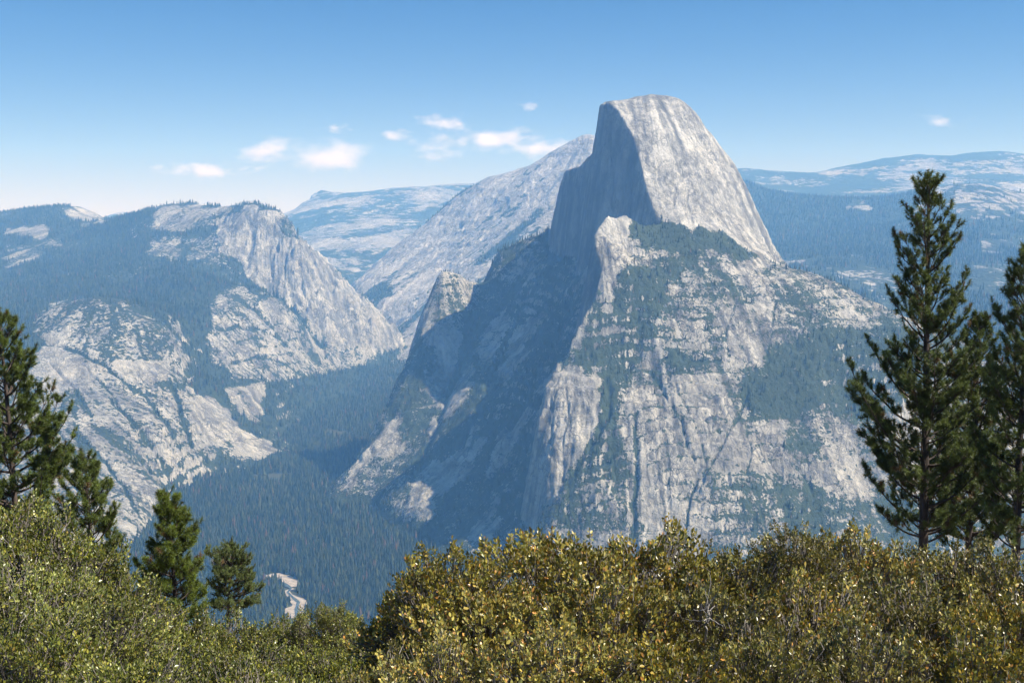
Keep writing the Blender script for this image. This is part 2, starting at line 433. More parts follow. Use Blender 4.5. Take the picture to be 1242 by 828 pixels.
for px, D in ((380, 3640), (420, 3600), (445, 3560), (468, 3400), (480, 3200), (484, 3000), (487, 2820), (500, 2700), (560, 2660), (640, 2600)):
    ex_sh.append(((px - 621) / F * D, D, -925.0)); ex_sh.append(((px - 621) / F * D * 1.0 - 60, D - 180, -1060.0))
ex_sun += [(400, 4270, 415), (450, 4200, 440), (520, 4220, 400), (640, 4250, 300), (300, 4550, 120), (500, 4500, 190), (700, 4450, 60), (350, 4800, -100), (600, 4800, -120), (800, 4600, -150),
           (850, 4300, -60), (960, 4200, -180), (1000, 4000, -160), (880, 4050, 0), (1150, 3900, -330), (1350, 3900, -450), (1600, 3850, -550), (1900, 3850, -650),
           (600, 5200, -800), (200, 5200, -900), (1000, 5000, -800), (1400, 4700, -900), (1800, 4500, -950), (2100, 4300, -1000)]
ex_sh += [(100, 4750, -330), (-100, 4750, -420), (-220, 4600, -480), (-330, 4500, -560), (-420, 4350, -700), (-520, 4200, -830), (-600, 4000, -900), (-720, 3800, -990), (-820, 3600, -1040),
          (-700, 4300, -1040), (-560, 4600, -1040), (-400, 4900, -1040), (-100, 5150, -1000), (200, 5200, -950), (600, 5200, -950), (1400, 4700, -1000)]
L_a = Land(L_sun, c=16.0, step=50.0, extra=ex_sun); L_b = Land(L_shade, c=22.0, step=60.0, extra=ex_sh)
CUT = [W(*p)[:2] for p in EDGE[::-1]] + [W(770, 275, 3560)[:2]] + [W(*p)[:2] for p in RIM] + [(140, 4620), (150, 5400)]
def land_dome(x, y):
    d = np.full(x.shape, 1e9); 
    jx = x + 5 * fbm(x, y, 60, 401, 4) ; jy = y + 5 * fbm(x, y, 60, 402, 4)
    for (x1, y1), (x2, y2) in zip(CUT[:-1], CUT[1:]):
        ux, uy = x2 - x1, y2 - y1; t = np.clip(((jx - x1) * ux + (jy - y1) * uy) / (ux * ux + uy * uy), 0, 1)
        d = np.minimum(d, np.hypot(jx - x1 - t * ux, jy - y1 - t * uy))
    side = inpoly(jx, jy, CUT + [(6000, 5400), (6000, 1000), (CUT[0][0], 1000)])
    za, zb = L_a(x, y), L_b(x, y)
    k = np.interp(y, [2800, 3450, 3600], [4.0, 4.5, 6.5])
    return np.where(side, za, np.maximum(zb, za - 2 - k * d))
dome = Sheet(land_dome, 340, 1400, 900, np.linspace(2500, 5100, 520), flute=3.2, rough=15.0, wl=42.0, seed=3, calm=lambda x, y, z: (1 - 0.60 * ss(z, -60, 20)) * (1 - 0.6 * ss(y, 4150, 4300) * ss(-x, -20, 60)))
dome.carve([([(845, 147), (852, 150), (860, 157)], 1.6, 14, 0), ([(866, 194), (878, 196), (888, 202)], 1.5, 12, 0), ([(853, 236), (857, 242), (864, 245)], 1.6, 12, 0), ([(822, 152), (830, 155), (838, 152)], 1.0, 6, 0),
    ([(890, 225), (893, 240), (898, 252)], 1.0, 7, 0), ([(828, 210), (822, 228), (815, 250)], 1.3, 9, 0), ([(838, 222), (834, 245), (840, 268)], 1.3, 9, 0), ([(800, 198), (798, 215), (805, 235)], 0.9, 5, 0), ([(780, 150), (786, 175), (782, 200)], 0.9, 4, 0), ([(750, 139), (760, 143), (766, 150)], 1.0, 6, 0),
    ([(790, 450), (808, 478), (826, 510), (832, 540), (848, 566), (842, 590)], 1.6, 16, .3), ([(800, 440), (820, 468), (838, 500), (850, 535), (856, 560)], 1.1, 10, .2), ([(908, 470), (900, 500), (880, 530), (866, 556), (850, 575), (836, 600), (830, 650)], 1.8, 18, .4),
    ([(772, 500), (770, 540), (772, 580), (766, 650)], 3.0, 18, .45), ([(740, 468), (738, 500), (722, 530), (700, 560), (690, 600)], 4.0, 22, .55), ([(848, 500), (866, 515), (880, 530)], 1.2, 10, .2), ([(702, 595), (705, 650)], 1.2, 5, 0), ([(735, 590), (741, 650)], 1.3, 6, 0),
    ([(686, 470), (690, 500), (684, 540)], 1.1, 9, .1), ([(672, 480), (668, 520), (672, 560)], 1.0, 8, 0), ([(905, 515), (912, 545), (905, 575)], 1.3, 10, .3), ([(960, 560), (975, 575), (990, 600)], 1.6, 12, .4), ([(940, 370), (936, 400), (930, 430)], 1.2, 8, .3), ([(892, 370), (880, 400), (884, 430)], 1.4, 9, .3),
    ([(700, 215), (704, 260), (700, 300)], 1.1, 30, 0), ([(742, 165), (745, 205), (742, 250)], 1.2, 40, 0), ([(760, 190), (766, 225), (764, 262)], 1.0, 30, 0), ([(640, 350), (620, 400), (590, 470), (560, 540)], 3.0, 22, .2), ([(700, 350), (680, 400), (650, 450), (620, 520), (590, 600)], 4.0, 26, .2), ([(575, 380), (560, 430), (535, 500), (500, 580)], 3.5, 24, .3)])
print('dome', round(time.time() - T0, 1))

# ---- the left wall of the valley: forested plateau, slabs and the far cliff
L_left = [
    # skyline: the farther rounded hill, then the long bare summit
    [(-120, 290, 8800), (-60, 280, 8800), (0, 268, 8800), (35, 259, 8800), (70, 253, 8800), (98, 251, 8800), (118, 259, 8750), (135, 272, 8600)],
    [(135, 273, 8500), (160, 268, 8100), (180, 258, 7800), (200, 248, 7650), (222, 246, 7600), (245, 249, 7500), (268, 252, 7350), (290, 250, 7200), (320, 250, 7050), (336, 256, 7000), (350, 268, 6970), (362, 282, 6950), (376, 297, 6940), (392, 313, 6930), (412, 332, 6920), (432, 350, 6920), (452, 370, 6920), (470, 388, 6920), (484, 403, 6920)],
    # brow of the far cliff
    [(262, 275, 7000), (275, 268, 6950), (300, 265, 6900), (325, 270, 6860), (345, 280, 6830), (362, 295, 6810)],
    [(268, 300, 6750), (285, 320, 6650), (305, 345, 6560), (330, 370, 6480), (355, 400, 6400)],
    [(310, 300, 6760), (335, 315, 6720), (355, 330, 6680), (372, 345, 6680)],
    [(345, 355, 6580), (370, 375, 6560), (395, 395, 6570), (415, 410, 6600)],
    [(385, 330, 6780), (410, 360, 6760), (435, 385, 6770), (458, 405, 6800)],
    [(380, 415, 6440), (410, 428, 6500), (440, 425, 6640), (465, 416, 6800), (482, 410, 6880)],
    # plateau of forest
    [(-120, 330, 7000), (0, 310, 7000), (60, 300, 7200), (130, 300, 7200), (200, 285, 7000), (240, 290, 6900)],
    [(-120, 365, 6000), (0, 350, 6000), (100, 340, 6000), (180, 335, 6100), (240, 330, 6200), (280, 345, 6300)],
    [(-120, 400, 5200), (0, 385, 5100), (60, 378, 5100), (150, 375, 5350), (220, 372, 5500), (270, 370, 5700)],
    # near slabs
    [(40, 385, 4900), (70, 368, 4850), (115, 361, 4850), (150, 370, 4850), (180, 385, 4830), (205, 400, 4800), (215, 425, 4720)],
    [(-100, 440, 4600), (0, 420, 4620), (50, 410, 4620), (100, 405, 4620), (150, 415, 4600), (190, 435, 4560), (218, 460, 4500)],
    [(-100, 500, 4100), (0, 480, 4150), (50, 470, 4200), (100, 465, 4260), (150, 470, 4300), (195, 485, 4330), (225, 500, 4350)],
    [(-100, 580, 3600), (0, 560, 3650), (60, 545, 3720), (110, 535, 3820), (160, 530, 3950), (205, 535, 4050)],
    [(-100, 660, 3200), (0, 640, 3250), (60, 620, 3330), (110, 605, 3450), (150, 590, 3600), (185, 580, 3750)],
    [(60, 700, 3000), (100, 680, 3080), (135, 655, 3220), (165, 620, 3450), (190, 598, 3680)],
    # gully
    [(240, 385, 5400), (236, 420, 5050), (238, 450, 4850), (252, 475, 4750), (262, 492, 4700)],
    [(222, 395, 5050), (224, 430, 4850), (228, 460, 4650)],
    # right-hand slabs
    [(255, 400, 5350), (262, 375, 5600), (290, 358, 5900), (320, 352, 6050), (345, 365, 6100), (370, 395, 6150), (395, 420, 6300)],
    [(258, 430, 5150), (290, 410, 5500), (330, 400, 5800), (365, 425, 5950), (400, 440, 6200), (430, 440, 6500)],
    [(262, 462, 4950), (290, 450, 5200), (320, 440, 5450), (350, 455, 5600), (380, 470, 5700)],
    [(275, 490, 4780), (300, 470, 4980), (322, 465, 5080), (326, 490, 5000), (315, 512, 4850)],
    # lower apron
    [(235, 478, 4560), (262, 500, 4560), (290, 520, 4530), (320, 538, 4500), (346, 548, 4470)],
    [(222, 510, 4300), (240, 530, 4290), (265, 545, 4300), (300, 555, 4340), (330, 558, 4380)],
]
ex = []
for px, D in ((40, 2900), (90, 2980), (140, 3080), (168, 3300), (185, 3600), (200, 3850), (225, 4050), (255, 4180), (300, 4250), (340, 4330), (365, 4450), (350, 4700), (345, 4900), (365, 5150), (395, 5450), (425, 5900), (455, 6350), (480, 6700), (500, 7000)):
    gz = np.interp(D, [2500, 2800, 4400, 6000, 7000, 8000], [-905, -903, -885, -825, -735, -620])
    ex.append(((px - 621) / F * D, D, gz - 6)); ex.append(((px - 621) / F * D + 170, D - 20, gz - 170))
for x, y, z in ((-600, 7500, -780), (-800, 7800, -720), (-1300, 7700, -350), (-1170, 7300, -360), (-1410, 7350, -70), (-1000, 7250, -560), (-820, 7200, -700), (-1200, 7950, -520),  (-1800, 8300, 0), (-2500, 8600, 0), (-1200, 8500, -500), (-2000, 9200, -300), (-3500, 9500, -300), (-4800, 9500, -300), (-900, 9300, -900), (-3000, 10000, -700), (-5500, 10000, -700), (-400, 8000, -750), (-5500, 8000, -200), (-1500, 2600, -980), (-1900, 2500, -980)):
    ex.append((x, y, z))
land_left = Land(L_left, c=40.0, step=110.0, extra=ex)
Dl = np.concatenate([np.linspace(2450, 5600, 430), np.linspace(5608, 7300, 170)[0:], np.linspace(7320, 9900, 70)])
left = Sheet(land_left, -140, 510, 620, Dl, flute=8.0, rough=19.0, wl=60.0, seed=21, calm=lambda x, y, z: 0.8 + 0.8 * ss(y, 6100, 6400) * ss(x / y, -0.27, -0.25))
left.carve([([(303, 268), (306, 290), (303, 305), (312, 330)], 2.2, 26, 0), ([(352, 285), (348, 310), (345, 335), (356, 350)], 1.8, 22, .2), ([(296, 340), (320, 350), (345, 362), (362, 380), (378, 400), (392, 418)], 3.0, 26, .6), ([(335, 345), (352, 352), (370, 372), (392, 400), (420, 425)], 1.6, 16, .2), ([(370, 290), (374, 310), (392, 340), (420, 372)], 1.5, 16, .1), ([(388, 330), (405, 360), (430, 392)], 1.2, 12, 0),
    ([(330, 275), (332, 295), (326, 315), (330, 335)], 1.4, 16, 0), ([(60, 440), (90, 470), (110, 505)], 1.4, 12, .4), ([(50, 415), (90, 425), (130, 445), (160, 470), (190, 480)], 1.8, 14, .6), ([(80, 520), (120, 550), (150, 590), (165, 620)], 1.8, 14, .5), ([(130, 480), (160, 510), (190, 550), (205, 580)], 1.8, 14, .5), ([(170, 470), (200, 510), (220, 545)], 1.8, 14, .5), ([(210, 470), (222, 505), (232, 540)], 2.5, 20, .6),
    ([(240, 480), (262, 505), (300, 535), (335, 548)], 1.5, 12, .2), ([(262, 400), (290, 395), (320, 400), (350, 420)], 1.4, 12, .4), ([(280, 440), (310, 432), (340, 440), (370, 455)], 1.6, 12, .4), ([(280, 420), (305, 410), (330, 415), (350, 440)], 1.2, 10, .3), ([(30, 470), (60, 510), (100, 560), (130, 610)], 1.4, 14, .4), ([(100, 440), (130, 470), (150, 500), (175, 540)], 1.2, 12, .3), ([(40, 520), (80, 570), (110, 620), (140, 670)], 1.8, 14, .5)])
print('left', round(time.time() - T0, 1))

# ---- long bare ridge behind the dome and the canyon side under it
L_rest = [
    [(760, 178, 8500), (735, 166, 8500), (712, 163, 8500), (697, 168, 8550), (680, 178, 8620), (660, 190, 8700), (640, 201, 8780), (615, 209, 8900), (590, 215, 9000), (567, 230, 9050), (550, 243, 9100), (533, 257, 9100), (507, 280, 9100), (480, 299, 9000), (460, 318, 8800), (440, 340, 8500)],
    [(735, 215, 8050), (700, 215, 8050), (660, 235, 8100), (620, 250, 8200), (580, 265, 8350), (545, 285, 8450), (510, 305, 8450), (475, 335, 8250), (450, 358, 8000)],
    [(700, 265, 7500), (650, 280, 7550), (610, 295, 7650), (570, 310, 7750), (535, 330, 7850), (500, 350, 7800), (470, 372, 7650)],
    [(660, 330, 6950), (610, 340, 7000), (575, 350, 7100), (540, 365, 7200), (510, 380, 7250), (490, 392, 7250)],
    [(660, 380, 6500), (610, 390, 6500), (560, 410, 6550), (520, 425, 6650), (500, 425, 6800), (485, 415, 7000)],
]
ex = [(900, 8600, 560), (1400, 8800, 300), (1900, 9000, 0), (2600, 9200, -300), (900, 7800, 200), (1500, 7800, -100), (300, 9600, 200), (-300, 9900, -100), (1000, 9800, 0), (-900, 9900, -350), (-1600, 8900, -700), (-1300, 8000, -720), (-900, 7500, -740), (-700, 7000, -800),
      (-600, 6400, -900), (0, 6100, -950), (600, 6000, -950), (1500, 6500, -700), (2400, 7500, -500), (-1600, 9400, -800), (-1600, 8200, -950), (0, 10400, -600), (1500, 10300, -600)]
land_rest = Land(L_rest, c=50.0, step=140.0, extra=ex)
rest = Sheet(land_rest, 400, 800, 380, np.concatenate([np.linspace(6200, 9200, 330), np.linspace(9240, 10300, 25)]), flute=26.0, rough=36.0, wl=110.0, seed=41, calm=lambda x, y, z: 0.3 + 0 * z)

# ---- far ranges
def far_range(lines, extra, px0, px1, cols, D, seed, fl, ro, wl, c):
    return Sheet(Land(lines, c=c, step=c * 3, extra=extra), px0, px1, cols, D, flute=fl, rough=ro, wl=wl, seed=seed)
L_far = [
    [(-200, 300, 14500), (60, 285, 14500), (130, 262, 14500), (150, 257, 14500), (175, 264, 14600), (260, 275, 14700), (340, 268, 15000), (366, 252, 15000), (378, 240, 15000), (388, 231, 15000), (400, 232, 15000), (420, 236, 15100), (450, 234, 15200), (475, 227, 15200), (500, 230, 15300), (530, 226, 15300), (556, 224, 15300), (600, 222, 15300), (680, 230, 15300)],
    [(-200, 330, 12500), (150, 300, 12500), (340, 290, 12800), (400, 256, 13200), (450, 258, 13300), (500, 250, 13500), (560, 248, 13500), (640, 260, 13400)],
    [(-200, 350, 11000), (340, 310, 11000), (380, 290, 11400), (430, 285, 11500), (480, 278, 11800), (540, 275, 12000), (640, 290, 12000)],
    [(-200, 380, 9800), (300, 360, 9600), (360, 330, 9800), (400, 325, 9900), (440, 322, 10000), (500, 315, 10300), (640, 330, 10300)],
    [(300, 420, 8800), (400, 392, 8700), (440, 385, 8700), (500, 380, 9000), (640, 400, 9300)],
]
ex = [(-9000, 16400, 0), (-4000, 16400, 200), (0, 16400, 200), (1500, 16400, 100)]
far_l = far_range(L_far, ex, -150, 700, 520, np.linspace(8700, 15900, 240), 51, 22, 30, 150, 90)

L_fr = [
    [(820, 215, 15000), (905, 205, 15000), (940, 212, 15000), (985, 214, 15000), (1010, 206, 15000), (1045, 199, 15000), (1075, 193, 15000), (1110, 187, 15000), (1150, 189, 15000), (1175, 186, 15000), (1215, 184, 15000), (1250, 188, 15000), (1330, 190, 15000), (1420, 200, 15000)],
    [(820, 240, 13000), (905, 222, 13300), (960, 228, 13200), (1010, 224, 13300), (1060, 215, 13600), (1120, 210, 13600), (1180, 205, 13800), (1260, 206, 13800), (1420, 215, 13600)],
    [(820, 260, 11500), (905, 240, 12000), (1000, 240, 12000), (1080, 232, 12300), (1180, 226, 12300), (1300, 228, 12300), (1420, 240, 12300)],
    [(820, 280, 10000), (920, 262, 10500), (1020, 256, 10500), (1100, 250, 10800), (1200, 250, 10800), (1420, 262, 10800)],
]
ex = [(2000, 16400, 400), (4500, 16400, 500), (7500, 16400, 500), (9500, 16400, 500)]
for px in (800, 950, 1100, 1250, 1420): ex.append(W(px, 330, 9000))
far_r = far_range(L_fr, ex, 800, 1420, 430, np.linspace(8900, 15900, 220), 61, 14, 34, 170, 90)

# nearer forested benches to the right of the dome
L_near = [
    [(840, 240, 10500), (905, 222, 10500), (930, 232, 10400), (960, 240, 10300), (1000, 246, 10200), (1060, 246, 10000), (1105, 236, 9700), (1140, 226, 9500), (1170, 222, 9400), (1200, 223, 9400), (1225, 230, 9300), (1260, 238, 9200), (1330, 245, 9200), (1420, 250, 9200)],
    [(840, 290, 8600), (920, 272, 8800), (1000, 272, 8800), (1080, 270, 8700), (1140, 258, 8500), (1200, 256, 8400), (1300, 270, 8400), (1420, 280, 8400)],
    [(900, 310, 7600), (960, 300, 7700), (1040, 300, 7600), (1120, 300, 7500), (1180, 292, 7400), (1240, 300, 7300), (1420, 320, 7300)],
    [(900, 335, 6500), (960, 325, 6600), (1040, 330, 6500), (1120, 335, 6400), (1200, 325, 6300), (1300, 340, 6300), (1420, 360, 6200)],
    [(900, 370, 5700), (960, 362, 5700), (1040, 370, 5600), (1120, 378, 5500), (1200, 376, 5400), (1300, 390, 5400), (1420, 410, 5300)],
    [(900, 420, 5000), (1040, 420, 4900), (1200, 430, 4700), (1420, 470, 4600)],
]
ex = [W(840, 500, 4900), W(1000, 520, 4500), W(1200, 540, 4250), W(1420, 600, 4150), (2300, 11500, -250), (3500, 11500, -250), (5500, 11000, -250), (1500, 11500, -250)]
near_r = Sheet(Land(L_near, c=70, step=220, extra=ex), 850, 1420, 420, np.linspace(4400, 10900, 420), flute=9, rough=24, wl=110, seed=71)
print('ranges', round(time.time() - T0, 1))

# ------------------------------------------------------------------ what grows where (zones of wood and bare stone)
def zones(s, base, zl, jitter, bl=3, seed=0):
    q = s.z + 0.35 * s.y
    px = s.px + jitter * fbm(s.x, q, 90 * s.y.mean() / 4000, seed + 5, 6, 0.6)
    py = s.py + jitter * 0.8 * fbm(s.x + 999, q, 90 * s.y.mean() / 4000, seed + 6, 6, 0.6)
    v = base.copy()
    for poly, val in zl:
        v = np.where(inpoly(px, py, poly), val, v)
    return blur(v, bl)

b = 0.50 - 0.16 * ss(dome.slope, 0.8, 2.2) + 0.14 * fbm(dome.x, dome.z + 0.4 * dome.y, 150, 7, 5)
Z_dome = [
    ([(700, 100), (960, 100), (960, 330), (940, 322), (905, 300), (860, 284), (806, 268), (760, 290), (700, 330), (655, 300), (665, 240)], 0.0),
    ([(735, 262), (752, 300), (730, 345), (765, 300), (740, 255)], 0.25),
    ([(775, 268), (806, 264), (840, 276), (872, 276), (905, 300), (915, 312), (870, 306), (840, 308), (790, 303), (765, 285)], 0.84),
    ([(915, 305), (960, 322), (1010, 343), (1060, 363), (1100, 382), (1090, 400), (1040, 368), (990, 348), (930, 330)], 0.50),
    ([(760, 318), (835, 312), (850, 318), (800, 345), (790, 420), (760, 470), (735, 470), (700, 440), (672, 462), (700, 412), (728, 368), (735, 350)], 0.76),
    ([(750, 318), (740, 300), (725, 300), (722, 335), (735, 350), (728, 390), (745, 350)], 0.12),
    ([(625, 470), (680, 445), (730, 455), (735, 500), (715, 580), (700, 590), (665, 600), (620, 640), (620, 540)], 0.12),
    ([(730, 455), (748, 460), (745, 510), (730, 520), (732, 550), (700, 600), (690, 640), (662, 620), (700, 570), (722, 520)], 0.78),
    ([(735, 520), (770, 520), (775, 580), (730, 590), (700, 600), (690, 640), (700, 570)], 0.68),
    ([(808, 425), (870, 440), (835, 458), (812, 455)], 0.92),
    ([(765, 470), (800, 470), (815, 458), (905, 440), (900, 500), (870, 560), (850, 620), (810, 640), (760, 640), (760, 520)], 0.34),
    ([(880, 365), (940, 370), (935, 440), (900, 450), (885, 440), (875, 400)], 0.28),
    ([(985, 400), (1020, 395), (1100, 400), (1130, 460), (1080, 505), (1030, 520), (990, 500), (905, 512), (902, 470), (930, 445), (950, 420)], 0.76),
    ([(870, 520), (960, 515), (955, 545), (1000, 560), (1070, 540), (1060, 600), (980, 590), (870, 580)], 0.24),
    ([(855, 570), (905, 565), (945, 580), (1060, 600), (1240, 640), (1240, 780), (850, 760), (850, 640), (880, 630)], 0.57),
    ([(1000, 500), (1240, 520), (1240, 620), (1010, 580)], 0.35),
    # shadowed side
    ([(669, 277), (700, 330), (722, 340), (728, 370), (655, 470), (650, 700), (500, 760), (395, 620), (450, 540), (500, 400), (586, 345), (606, 303)], 0.66),
    ([(525, 350), (545, 330), (588, 345), (575, 370), (560, 372), (555, 400), (515, 400)], 0.48),
    ([(508, 395), (540, 392), (555, 420), (545, 460), (535, 500), (520, 470), (522, 425)], 0.12),
    ([(440, 560), (470, 520), (486, 520), (478, 560), (455, 600), (400, 625), (390, 615), (420, 590)], 0.10),
    ([(480, 600), (500, 575), (560, 545), (590, 500), (560, 560), (500, 610), (470, 640), (440, 640)], 0.12),
    ([(560, 690), (575, 640), (600, 600), (590, 640), (575, 690)], 0.15),
    ([(400, 640), (450, 560), (500, 540), (490, 600), (440, 650)], 0.55),
    ([(626, 402), (650, 380), (662, 384), (640, 420), (622, 452), (610, 462), (604, 456), (618, 430)], 0.12),
    ([(590, 400), (612, 378), (622, 390), (606, 420), (590, 440), (580, 430)], 0.30),
    ([(690, 440), (700, 400), (712, 380), (706, 420), (690, 450), (668, 470)], 0.20),
    ([(612, 520), (640, 490), (646, 500), (630, 530), (612, 570), (600, 590), (598, 570)], 0.22),
    ([(548, 470), (566, 440), (574, 445), (560, 475), (540, 520), (526, 545), (520, 535)], 0.16),
    ([(520, 590), (556, 562), (590, 530), (596, 538), (566, 572), (528, 606), (500, 640), (490, 632)], 0.12),
    ([(570, 700), (588, 655), (604, 630), (608, 636), (596, 668), (584, 705)], 0.10),
    ([(600, 340), (640, 300), (664, 300), (650, 330), (620, 350)], 0.40),
    ([(530, 400), (552, 396), (560, 412), (552, 440), (540, 470), (530, 468), (535, 430)], 0.06),
    ([(470, 520), (484, 505), (492, 512), (488, 540), (474, 560), (466, 545)], 0.08),
]
vd = zones(dome, b, Z_dome, 11, 3, 3)
foot = ss(-dome.z, 800, 880)
vd = np.maximum(vd, foot * 0.95)
vd = vd + (0.20 * dome.gully + 0.10 * dome.tread - 0.10) * (vd > 0.05) + 0.8 * dome.cut
dome.veg = np.clip(vd * (1 - 0.75 * ss(dome.slope, 1.7, 3.0)), 0, 1)

b = 0.80 - 0.35 * ss(left.slope, 0.6, 1.4) + 0.12 * fbm(left.x, left.y, 300, 7, 4)
Z_left = [
    ([(78, 256), (100, 250), (118, 257), (134, 272), (105, 272), (84, 268)], 0.30),
    ([(5, 274), (58, 275), (56, 286), (10, 285)], 0.15),
    ([(8, 300), (72, 293), (70, 300), (28, 320), (8, 325)], 0.45),
    ([(185, 250), (240, 247), (270, 250), (290, 251), (262, 262), (222, 280), (185, 275)], 0.42),
    ([(175, 292), (225, 284), (270, 300), (275, 325), (230, 315), (175, 312)], 0.55),
    ([(266, 275), (300, 252), (340, 255), (365, 285), (400, 320), (455, 370), (490, 410), (440, 430), (400, 415), (360, 385), (330, 360), (300, 335), (280, 300)], 0.03),
    ([(335, 262), (352, 262), (368, 285), (345, 285)], 0.62),
    ([(256, 360), (290, 350), (320, 352), (300, 380), (262, 400)], 0.52),
    ([(262, 400), (300, 365), (340, 360), (375, 390), (440, 425), (440, 450), (390, 468), (345, 462), (280, 455), (255, 430)], 0.47),
    ([(270, 470), (318, 462), (328, 480), (310, 512), (285, 495)], 0.20),
    ([(226, 375), (252, 375), (256, 400), (255, 450), (250, 470), (262, 492), (235, 478), (226, 440), (220, 400)], 0.96),
    ([(330, 466), (460, 440), (480, 420), (470, 520), (360, 540), (318, 500)], 0.95),
    ([(38, 385), (60, 365), (120, 360), (160, 370), (205, 398), (215, 430), (225, 470), (150, 450), (60, 400)], 0.56),
    ([(40, 400), (90, 405), (150, 450), (225, 480), (235, 480), (300, 520), (346, 548), (300, 560), (215, 552), (205, 590), (150, 680), (60, 700), (-100, 700), (-100, 440)], 0.46),
    ([(42, 420), (70, 415), (120, 455), (110, 475), (60, 470)], 0.08),
    ([(140, 440), (205, 435), (205, 458), (150, 462)], 0.08),
    ([(225, 490), (250, 480), (300, 520), (346, 548), (315, 555), (260, 540)], 0.10),
    ([(250, 545), (285, 530), (285, 555), (240, 560)], 0.60),
    ([(-140, 380), (30, 380), (50, 420), (20, 460), (-140, 470)], 0.85),
    ([(100, 590), (200, 560), (205, 600), (165, 670), (120, 640)], 0.45),
]
vl = zones(left, b, Z_left, 9, 2, 8)
vl = vl + (0.34 * left.gully - 0.10) * (vl > 0.05) + 0.8 * left.cut
left.veg = np.clip(vl * (1 - 0.6 * ss(left.slope, 1.5, 3.0)), 0, 1)

b = 0.22 + 0.35 * fbm(rest.x, rest.y, 500, 7, 5) + 0.30 * ss(-rest.z, 350, 750) - 0.1 * ss(rest.slope, 0.5, 1.2)
rest.veg = np.clip(b + 0.25 * rest.gully - 0.05, 0, 0.9)
far_l.veg = np.clip(0.42 + 0.25 * fbm(far_l.x, far_l.y, 500, 7, 6) + 0.2 * ss(-far_l.z, 0, 500), 0, 0.9)
far_r.veg = np.clip(0.60 + 0.25 * fbm(far_r.x, far_r.y, 500, 7, 6), 0, 1)
b = 0.86 + 0.25 * fbm(near_r.x, near_r.y, 500, 9, 5)
Z_near = [
    ([(1120, 225), (1180, 215), (1260, 225), (1300, 262), (1200, 262), (1110, 255)], 0.52),
    ([(1190, 285), (1300, 280), (1300, 312), (1200, 308)], 0.55),
    ([(1020, 330), (1080, 330), (1085, 360), (1030, 352)], 0.60),
    ([(1180, 325), (1260, 320), (1300, 360), (1180, 352)], 0.60),
    ([(940, 312), (990, 318), (985, 324), (945, 320)], 0.48),
    ([(1020, 244), (1060, 244), (1060, 251), (1020, 252)], 0.45),
    ([(965, 222), (1000, 218), (1000, 226), (965, 226)], 0.48),
]
near_r.veg = np.clip(zones(near_r, b, Z_near, 14, 2, 12) + 0.2 * near_r.gully - 0.05, 0, 1)

rock = rock_material('granite', (0.53, 0.51, 0.45), (0.15, 0.147, 0.135), 1.0)
rock_l = rock_material('slab_granite', (0.46, 0.445, 0.385), (0.16, 0.157, 0.145), 1.4, speck=9.0, bump=5.0)
rock_r = rock_material('ridge_granite', (0.54, 0.52, 0.48), (0.24, 0.235, 0.225), 3.0, speck=22.0, bump=4.0)
rock_f = rock_material('range_granite', (0.43, 0.42, 0.39), (0.23, 0.225, 0.215), 5.0, speck=26.0, bump=4.0)
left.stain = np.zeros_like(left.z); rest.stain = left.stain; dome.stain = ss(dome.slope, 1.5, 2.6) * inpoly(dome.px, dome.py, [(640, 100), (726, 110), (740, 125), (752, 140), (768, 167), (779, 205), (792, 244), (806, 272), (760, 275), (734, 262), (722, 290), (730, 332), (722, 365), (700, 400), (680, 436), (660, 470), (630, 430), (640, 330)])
dome.stain = blur(dome.stain.astype(float), 2)  # rock stain that also puts shade into the colour of face and foot
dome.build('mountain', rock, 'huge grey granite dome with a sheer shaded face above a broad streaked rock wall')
left.build('mountain', rock_l, 'pale granite slabs and wooded plateau rising on the left side of the valley')
rest.build('mountain', rock_r, 'long bare granite ridge sloping up behind the sheer dome')
far_l.build('hills', rock_f, 'faint high peaks on the horizon left of the bare ridge')
far_r.build('hills', rock_f, 'faintest blue peaks on the horizon at far right')
near_r.build('hills', rock_f, 'hazy forested benches with bare patches right of the dome')

# ------------------------------------------------------------------ ground sheet: canyon floor, and plains under everything
def gz(x, y):
    z = np.interp(y, [-3000, 2000, 2800, 4400, 6000, 7000, 8000, 9500, 12000, 17000], [-930, -910, -903, -885, -825, -735, -640, -560, -500, -400])
    return z + 6 * fbm(x, y, 500, 301, 3) * ss(y, 2500, 3500) + 0.5 * fbm(x, y, 120, 305, 2)
gx_ = np.concatenate([np.linspace(-13000, -3300, 50), np.linspace(-3200, 3200, 321), np.linspace(3300, 13000, 50)])
gy_ = np.concatenate([np.linspace(-2800, 2300, 40), np.linspace(2320, 8000, 285), np.linspace(8050, 17400, 90)])
GX, GY = np.meshgrid(gx_, gy_)
GZ = gz(GX, GY)
m, nt, out = new_mat('forest_floor'); g = N(nt); P = g.n('ShaderNodeNewGeometry').outputs['Position']
bs = g.n('ShaderNodeBsdfPrincipled'); g.l(g.mix(g.noise(P, 40, 5, 0.6), (0.030, 0.040, 0.018), (0.075, 0.075, 0.040)), bs.inputs['Base Color']); bs.inputs['Roughness'].default_value = 0.95
bs.inputs['Specular IOR Level'].default_value = 0.1
g.l(bs.outputs[0], out.inputs[0]); M_floor = m
o = mesh_obj('ground', np.stack([GX, GY, GZ], -1).reshape(-1, 3), grid_faces(*GX.shape), 4, M_floor)
tag(o, 'wooded valley floor far below', 'ground', kind='structure')

